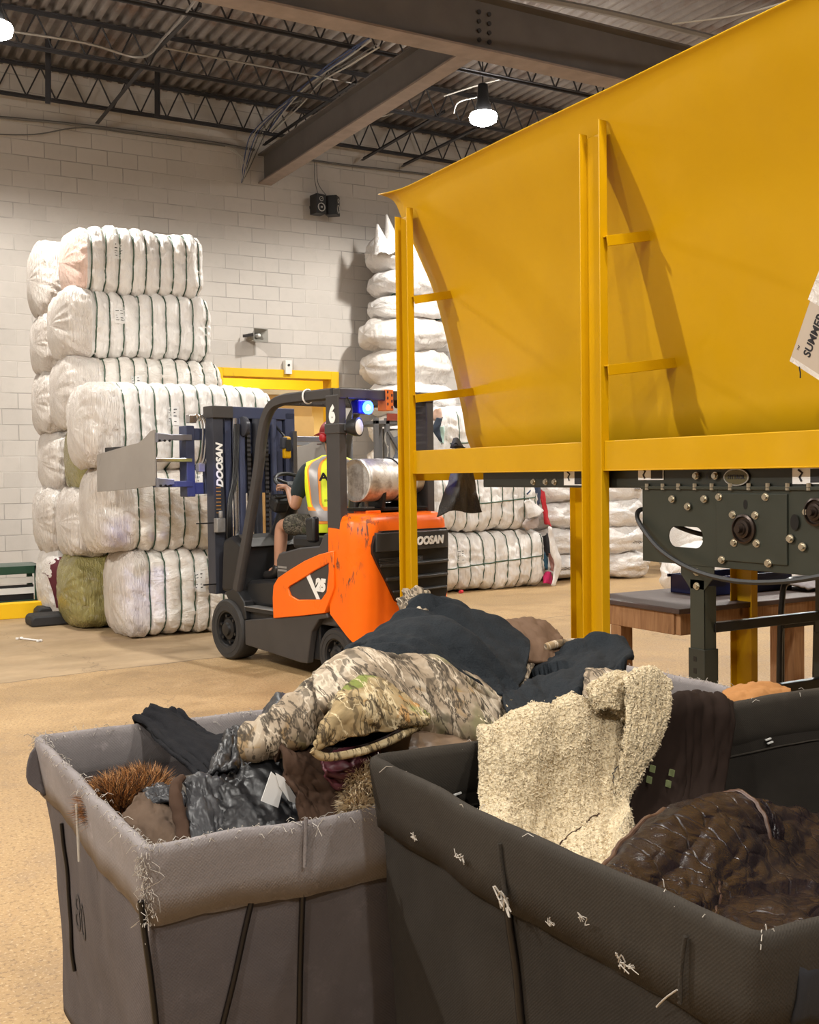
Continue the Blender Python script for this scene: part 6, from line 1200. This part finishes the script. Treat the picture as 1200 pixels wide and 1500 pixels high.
fr, Gf, cf = garment('fleece_jacket', 'black fleece jacket with a camouflage border right of the peak', M['fleece_black'], [(2.55, (800, 985), (825, 962), (862, 946), (900, 945), (918, 962)), (2.47, (788, 982), (820, 955), (860, 940), (898, 935), (919, 950)), (2.38, (770, 1002), (812, 980), (862, 962), (905, 955), (920, 968)), (2.22, (750, 1015), (796, 1004), (846, 988), (892, 982), (914, 982)), (2.08, (735, 1026), (785, 1028), (836, 1014), (872, 1002), (902, 995)), (1.94, (742, 1048), (786, 1056), (832, 1042), (862, 1028), (884, 1016))], 70, 70, .04, (1.3, 3.6), .7, .01, 37)
ribbon(fr, [aty(766, 998, 2.38), aty(774, 978, 2.42), aty(790, 956, 2.46), aty(814, 944, 2.48), aty(852, 941, 2.49)], 0, M['camo'], 'camouflage_border', r=.013)
ribbon(fr, [aty(764, 1000, 2.34), aty(776, 1015, 2.2), aty(782, 1034, 2.05), aty(786, 1056, 1.93)], 0, M['camo'], 'camouflage_border', r=.015)
garment('camouflage_scrap', 'camouflage garment corner behind the cream fleece coat', M['camo'], [(2.06, (862, 990), (886, 986), (930, 994)), (1.98, (858, 984), (886, 984), (928, 992)), (1.93, (856, 1006), (888, 1008), (926, 1012)), (1.9, (854, 1034), (886, 1036), (920, 1036))], 26, 26, .008, (2, 3), .4, .01, 39)
garment('camouflage_scrap', 'small crumpled camouflage piece poking up at the very top of the heap', M['camo'], [(2.78, (588, 892), (602, 876), (620, 876), (640, 890)), (2.70, (587, 882), (600, 866), (616, 866), (636, 880)), (2.64, (586, 892), (606, 880), (622, 884), (642, 892)), (2.58, (590, 905), (606, 898), (624, 898), (642, 900))], 30, 30, .020, (5, 6), .4, .008, 41)
garment('rust_coat', 'rust coloured canvas cloth behind the far rim of the brown cart', M['duck_or'], [(2.12, (1062, 1022), (1092, 1012), (1128, 1010), (1160, 1018)), (2.04, (1060, 1014), (1090, 1005), (1126, 1003), (1158, 1012)), (1.97, (1058, 1030), (1090, 1020), (1126, 1018), (1156, 1020)), (1.92, (1058, 1052), (1090, 1045), (1156, 1040))], 30, 30, .012, (2, 6), 1.3, .01, 43)
# fur pieces
def fur(name, label, ell, cols, n, L, seed, dirs, cat='fur', rad=.0011):
    R = random.Random(seed); c = aty(*ell[0][:3]); t = thing(name, label, cat, c)
    ws = [MB() for _ in cols]; base = MB()
    for (px, py, Y, rx, ry, rz) in ell:
        e = aty(px, py, Y) - c; NN = 14
        base.grid([[e + V((rx * .9 * sin(a) * cos(b), ry * .9 * sin(a) * sin(b), rz * .9 * cos(a))) for b in [2 * pi * k / 18 for k in range(18)]] for a in [pi * i / NN for i in range(NN + 1)]], cv=True)
        for k in range(n // len(ell)):
            a = math.acos(R.uniform(-.6, 1)); b = R.uniform(0, 2 * pi); nrm = V((sin(a) * cos(b), sin(a) * sin(b), cos(a))); p = e + V((nrm.x * rx * .88, nrm.y * ry * .88, nrm.z * rz * .88))
            d = (nrm * .75 + V(dirs) * .8 + V((R.uniform(-1, 1), R.uniform(-1, 1), R.uniform(-1, 1))) * .35).normalized(); l = L * R.uniform(.6, 1.25); bend = V((R.uniform(-1, 1), R.uniform(-1, 1), -1)) * l * .15
            q = p + d * l * .55; e_ = p + d * l + bend; s = d.cross(-CF).normalized() * rad
            w = ws[min(len(cols) - 1, int(R.random() ** 1.2 * len(cols)))]; w.add([p - s * 1.6, p + s * 1.6, q + s, q - s, e_], [(0, 1, 2, 3), (3, 2, 4)])
    bo = base.obj('pelt', cols[-1], t, 180); bo['kind'] = 'stuff' if False else bo.get('kind', '') or 'part'; del bo['kind']
    for w, m_ in zip(ws, cols): h = w.obj('fur_hair', m_, t, 0); h['kind'] = 'stuff'
    return t
hm = lambda n, c: mat(n, c, .55, 0, .3, 30)
fx = [hm('fur_rust', (.40, .17, .05)), hm('fur_orange', (.62, .32, .12)), hm('fur_brown', (.10, .045, .02)), hm('fur_black', (.018, .012, .010))]
fur('fox_fur', 'long haired rusty brown fox fur collar in the near left of the long cart', [(184, 1182, 2.34, .050, .05, .028), (210, 1170, 2.38, .035, .04, .025), (168, 1190, 2.31, .025, .04, .025)], fx, 11000, .066, 5, (-.5, -.05, 1.0), 'fur', .0007)
fr2 = [hm('fur_cream', (.80, .66, .44)), hm('fur_buff', (.66, .50, .30)), hm('fur_taupe', (.24, .16, .10)), hm('fur_cream2', (.85, .72, .52))]
fur('raccoon_fur', 'pale cream and grey fur trim against the brown cart corner', [(532, 1142, 1.925, .032, .03, .025), (555, 1140, 1.92, .03, .03, .03), (525, 1182, 1.91, .032, .03, .025), (552, 1178, 1.91, .035, .03, .022), (518, 1162, 1.93, .02, .025, .03)], fr2, 6000, .026, 6, (-.1, -.5, .3), 'fur', .0008)
# brown cart ----------------------------------------------------------
def sh_d(p):
    v1 = noise.voronoi(p * 150)[0]; return .003 * (.55 - v1[0]) + .002 * fb(p.x * 70, p.y * 70, p.z * 70, 3)
sc, Gs, cs = garment('sherpa_coat', 'cream fleece lined coat draped over the back rim of the brown cart', M['sherpa'], [
    (1.90, (716, 1110), (765, 1085), (815, 1062), (852, 1050), (890, 1062), (918, 1085)), (1.825, (706, 1085), (755, 1063), (810, 1041), (848, 1027), (888, 1042), (917, 1072)), (1.77, (703, 1110), (752, 1098), (808, 1080), (855, 1070), (888, 1083), (915, 1104)), (1.73, (703, 1150), (750, 1150), (800, 1140), (850, 1132), (880, 1138), (908, 1150)),
    (1.68, (704, 1190), (745, 1200), (795, 1198), (845, 1186), (880, 1183), (908, 1187)), (1.58, (706, 1218), (742, 1236), (790, 1248), (838, 1236), (880, 1222), (922, 1216)), (1.48, (714, 1245), (756, 1262), (800, 1275), (848, 1284), (886, 1286), (924, 1246)), (1.42, (730, 1275), (760, 1290), (806, 1305), (850, 1315), (884, 1310), (915, 1280))], 150, 150, .042, (.6, 3.0), .12, .012, 47, sh_d)
_, Glap, _ = garment('lapel', '', M['sherpa'], [(1.80, (914, 1012), (934, 998), (956, 995), (972, 1008)), (1.765, (916, 1000), (936, 985), (960, 984), (978, 1000)), (1.735, (917, 1040), (940, 1034), (962, 1034), (978, 1036)), (1.71, (914, 1085), (934, 1080), (950, 1082), (963, 1086)), (1.69, (908, 1130), (918, 1130), (928, 1132), (936, 1134)), (1.665, (902, 1172), (906, 1172), (909, 1174), (913, 1178)), (1.60, (908, 1205), (913, 1205), (918, 1205), (923, 1208)), (1.5, (912, 1240), (918, 1240), (922, 1242), (926, 1244))], 110, 60, .006, (2, 2), .2, .014, 49, sh_d, sc)
_, Gcol, _ = garment('fleece_collar', '', M['sherpa'], [(1.86, (864, 1018), (886, 1004), (906, 1000), (926, 1010)), (1.82, (861, 1008), (884, 996), (905, 990), (926, 1000)), (1.79, (866, 1025), (886, 1014), (908, 1010), (924, 1022)), (1.775, (874, 1040), (892, 1036), (910, 1046), (920, 1066))], 60, 60, .008, (2, 3), .2, .014, 51, sh_d, sc)
seamline(sc, Gs, [(.22, .98), (.30, .93), (.42, .88), (.55, .93)], M['ink'], .0018, 'dark_seam', .005); seamline(sc, Gs, [(.74, .42), (.70, .55), (.66, .68), (.62, .78)], M['suede'], .0018, 'dark_seam', .006)
def pile(o, Gr, n, seed, L=.0075):
    R = random.Random(seed); w = MB(); nu, nv = len(Gr) - 1, len(Gr[0]) - 1
    for k in range(n):
        i, j = R.randint(1, nu - 1), R.randint(1, nv - 1); a, b = Gr[i + 1][j] - Gr[i - 1][j], Gr[i][j + 1] - Gr[i][j - 1]; nr = a.cross(b)
        if nr.length < 1e-9: continue
        nr.normalize()
        if nr.dot(-CF) < 0: nr = -nr
        p = Gr[i][j] + a * R.uniform(-.5, .5) + b * R.uniform(-.5, .5) + nr * .004; d = (nr * .9 + V((R.uniform(-1, 1), R.uniform(-1, 1), R.uniform(-1, .4))) * .8).normalized(); l = L * R.uniform(.6, 1.3)
        s = d.cross(V((R.uniform(-1, 1), R.uniform(-1, 1), R.uniform(-1, 1)))).normalized() * .0011; c2 = d.cross(s).normalized() * l * .5
        w.add([p - s, p + s, p + d * l * .6 + s + c2 * .4, p + d * l * .6 - s + c2 * .4, p + d * l * .8 + c2], [(0, 1, 2, 3), (3, 2, 4)])
    h = w.obj('fleece_pile', M['sherpa_hair'], o, 0); h['kind'] = 'stuff'
M['sherpa_hair'] = mat('fleece_hair', (.66, .55, .38), .8, 0, .25, 12)
pile(sc, Gs, 15000, 1); pile(sc, Glap, 5000, 2); pile(sc, Gcol, 2500, 3)
bc, Gc, cc = garment('suede_coat', 'dark brown suede coat hung beside the cream fleece, with two small green marks', M['suede_dark'], [(1.88, (950, 1045), (985, 1034), (1022, 1030), (1052, 1034), (1068, 1048)), (1.83, (958, 1034), (986, 1020), (1022, 1016), (1052, 1022), (1068, 1040)), (1.775, (962, 1055), (990, 1036), (1025, 1034), (1056, 1046), (1070, 1064)), (1.75, (942, 1110), (988, 1102), (1020, 1096), (1050, 1096), (1062, 1112)), (1.71, (918, 1180), (984, 1172), (1010, 1160), (1040, 1152), (1052, 1168)), (1.64, (914, 1238), (962, 1232), (1000, 1204), (1030, 1190), (1048, 1202)), (1.55, (896, 1290), (942, 1272), (985, 1242), (1020, 1226), (1052, 1228)), (1.5, (890, 1330), (945, 1310), (1052, 1260))], 56, 50, .015, (1.2, 4.5), .15, .012, 53)
M['marks'] = mat('green_marks', (.20, .23, .10), .6)
for px, py in ((957, 1126), (952, 1142), (985, 1132), (980, 1148)):
    a = aty(px, py, 1.715) - cc; MB().bar(a + V((.0, 0, .007)), a - V((.003, 0, .007)), .014, .003).obj('green_mark', M['marks'], bc, 0)
lj, Gl, cl2 = garment('leather_jacket', 'creased dark brown leather jacket with raised seams at the right edge', M['lea_brown'], [
    (1.62, (985, 1262), (1018, 1212), (1055, 1190), (1092, 1190), (1142, 1200), (1200, 1215), (1260, 1230)), (1.55, (962, 1262), (1004, 1200), (1050, 1173), (1092, 1174), (1144, 1183), (1202, 1200), (1262, 1215)), (1.46, (940, 1280), (988, 1222), (1042, 1190), (1090, 1192), (1146, 1204), (1206, 1226), (1270, 1240)), (1.36, (910, 1302), (964, 1258), (1026, 1228), (1084, 1232), (1140, 1252), (1206, 1264), (1275, 1280)),
    (1.25, (890, 1330), (950, 1306), (1012, 1290), (1060, 1300), (1130, 1305), (1208, 1304), (1280, 1312)), (1.14, (915, 1365), (970, 1352), (1020, 1345), (1062, 1340), (1140, 1326), (1215, 1336), (1290, 1348)), (1.04, (965, 1395), (1010, 1388), (1052, 1374), (1095, 1366), (1160, 1366), (1230, 1374), (1300, 1390))], 90, 90, .018, (2.2, 4), .9, .012, 57, None, None, 'jacket', .007)
seamline(lj, Gl, [(.9, .42), (.82, .46), (.74, .48), (.68, .46)], M['seam_br'], .003, 'raised_seam')
seamline(lj, Gl, [(.16, .50), (.24, .54), (.36, .54), (.48, .50)], M['lea_brown'], .005, 'raised_seam')
def leather_sleeve():
    P = spline([aty(*p) for p in ((900, 1335, 1.24), (930, 1310, 1.30), (972, 1272, 1.37), (1022, 1240, 1.43), (1072, 1228, 1.46), (1110, 1240, 1.45))], 90); rr = spline([V((a, 0, 0)) for a in (.045, .060, .072, .080, .080, .070)], 90); G = []; prev = None; NK = 72; o0 = lj.location
    for i, p in enumerate(P):
        tg = (P[min(i + 1, 90)] - P[max(i - 1, 0)]).normalized(); x = V((0, 0, 1)) - tg * tg.z; x.normalize(); y = tg.cross(x); row = []
        for k in range(NK):
            a = 2 * pi * k / NK; u = i / 90
            d = .10 * fb(u * 5, cos(a) * 1.2, sin(a) * 1.2 + 4, 3) + .085 * (1 - 2 * abs(fb(u * 9 + .9 * cos(a), cos(a) * 1.1, sin(a) * 1.4, 2))) + .05 * (1 - 2 * abs(fb(u * 17 - 1.6 * sin(a), cos(a) * 3, sin(a) * 3, 2)))
            r_ = rr[i].x * (1 + d * .6); row.append(p - o0 + x * (r_ * cos(a)) + y * (r_ * sin(a)))
        G.append(row)
    sl = MB().grid(G, cv=True).obj('jacket_sleeve', M['lea_brown'], lj, 180)
    def sm(kf, i0, i1, r, mt): MB().tube([G[i][int(kf(i)) % NK] * 1.0 + (G[i][int(kf(i)) % NK] - (P[i] - o0)).normalized() * .002 for i in range(i0, i1, 2)], r, 6).obj('raised_seam', mt, lj, 60)
    sm(lambda i: 61 + 4 * sin(i * .05), 4, 72, .0045, M['seam_br'])
    MB().tube([G[72][k] + (G[72][k] - (P[72] - o0)).normalized() * .002 for k in range(NK)], .0045, 6, True).obj('raised_seam', M['seam_br'], lj, 60)
    MB().tube([G[81][k] + (G[81][k] - (P[81] - o0)).normalized() * .002 for k in range(NK)], .004, 6, True).obj('raised_seam', M['lea_brown'], lj, 60)
leather_sleeve()
garment('leather_jacket', 'dark leather jacket hem at the near right bottom of the brown cart', M['lea_brown'], [(1.22, (1000, 1380), (1060, 1335), (1120, 1325), (1180, 1320), (1260, 1318)), (1.12, (1000, 1400), (1060, 1350), (1120, 1345), (1190, 1340), (1270, 1340)), (1.02, (1020, 1405), (1075, 1380), (1130, 1372), (1200, 1372), (1290, 1380))], 40, 40, .014, (1.5, 4), .6, .01, 59)
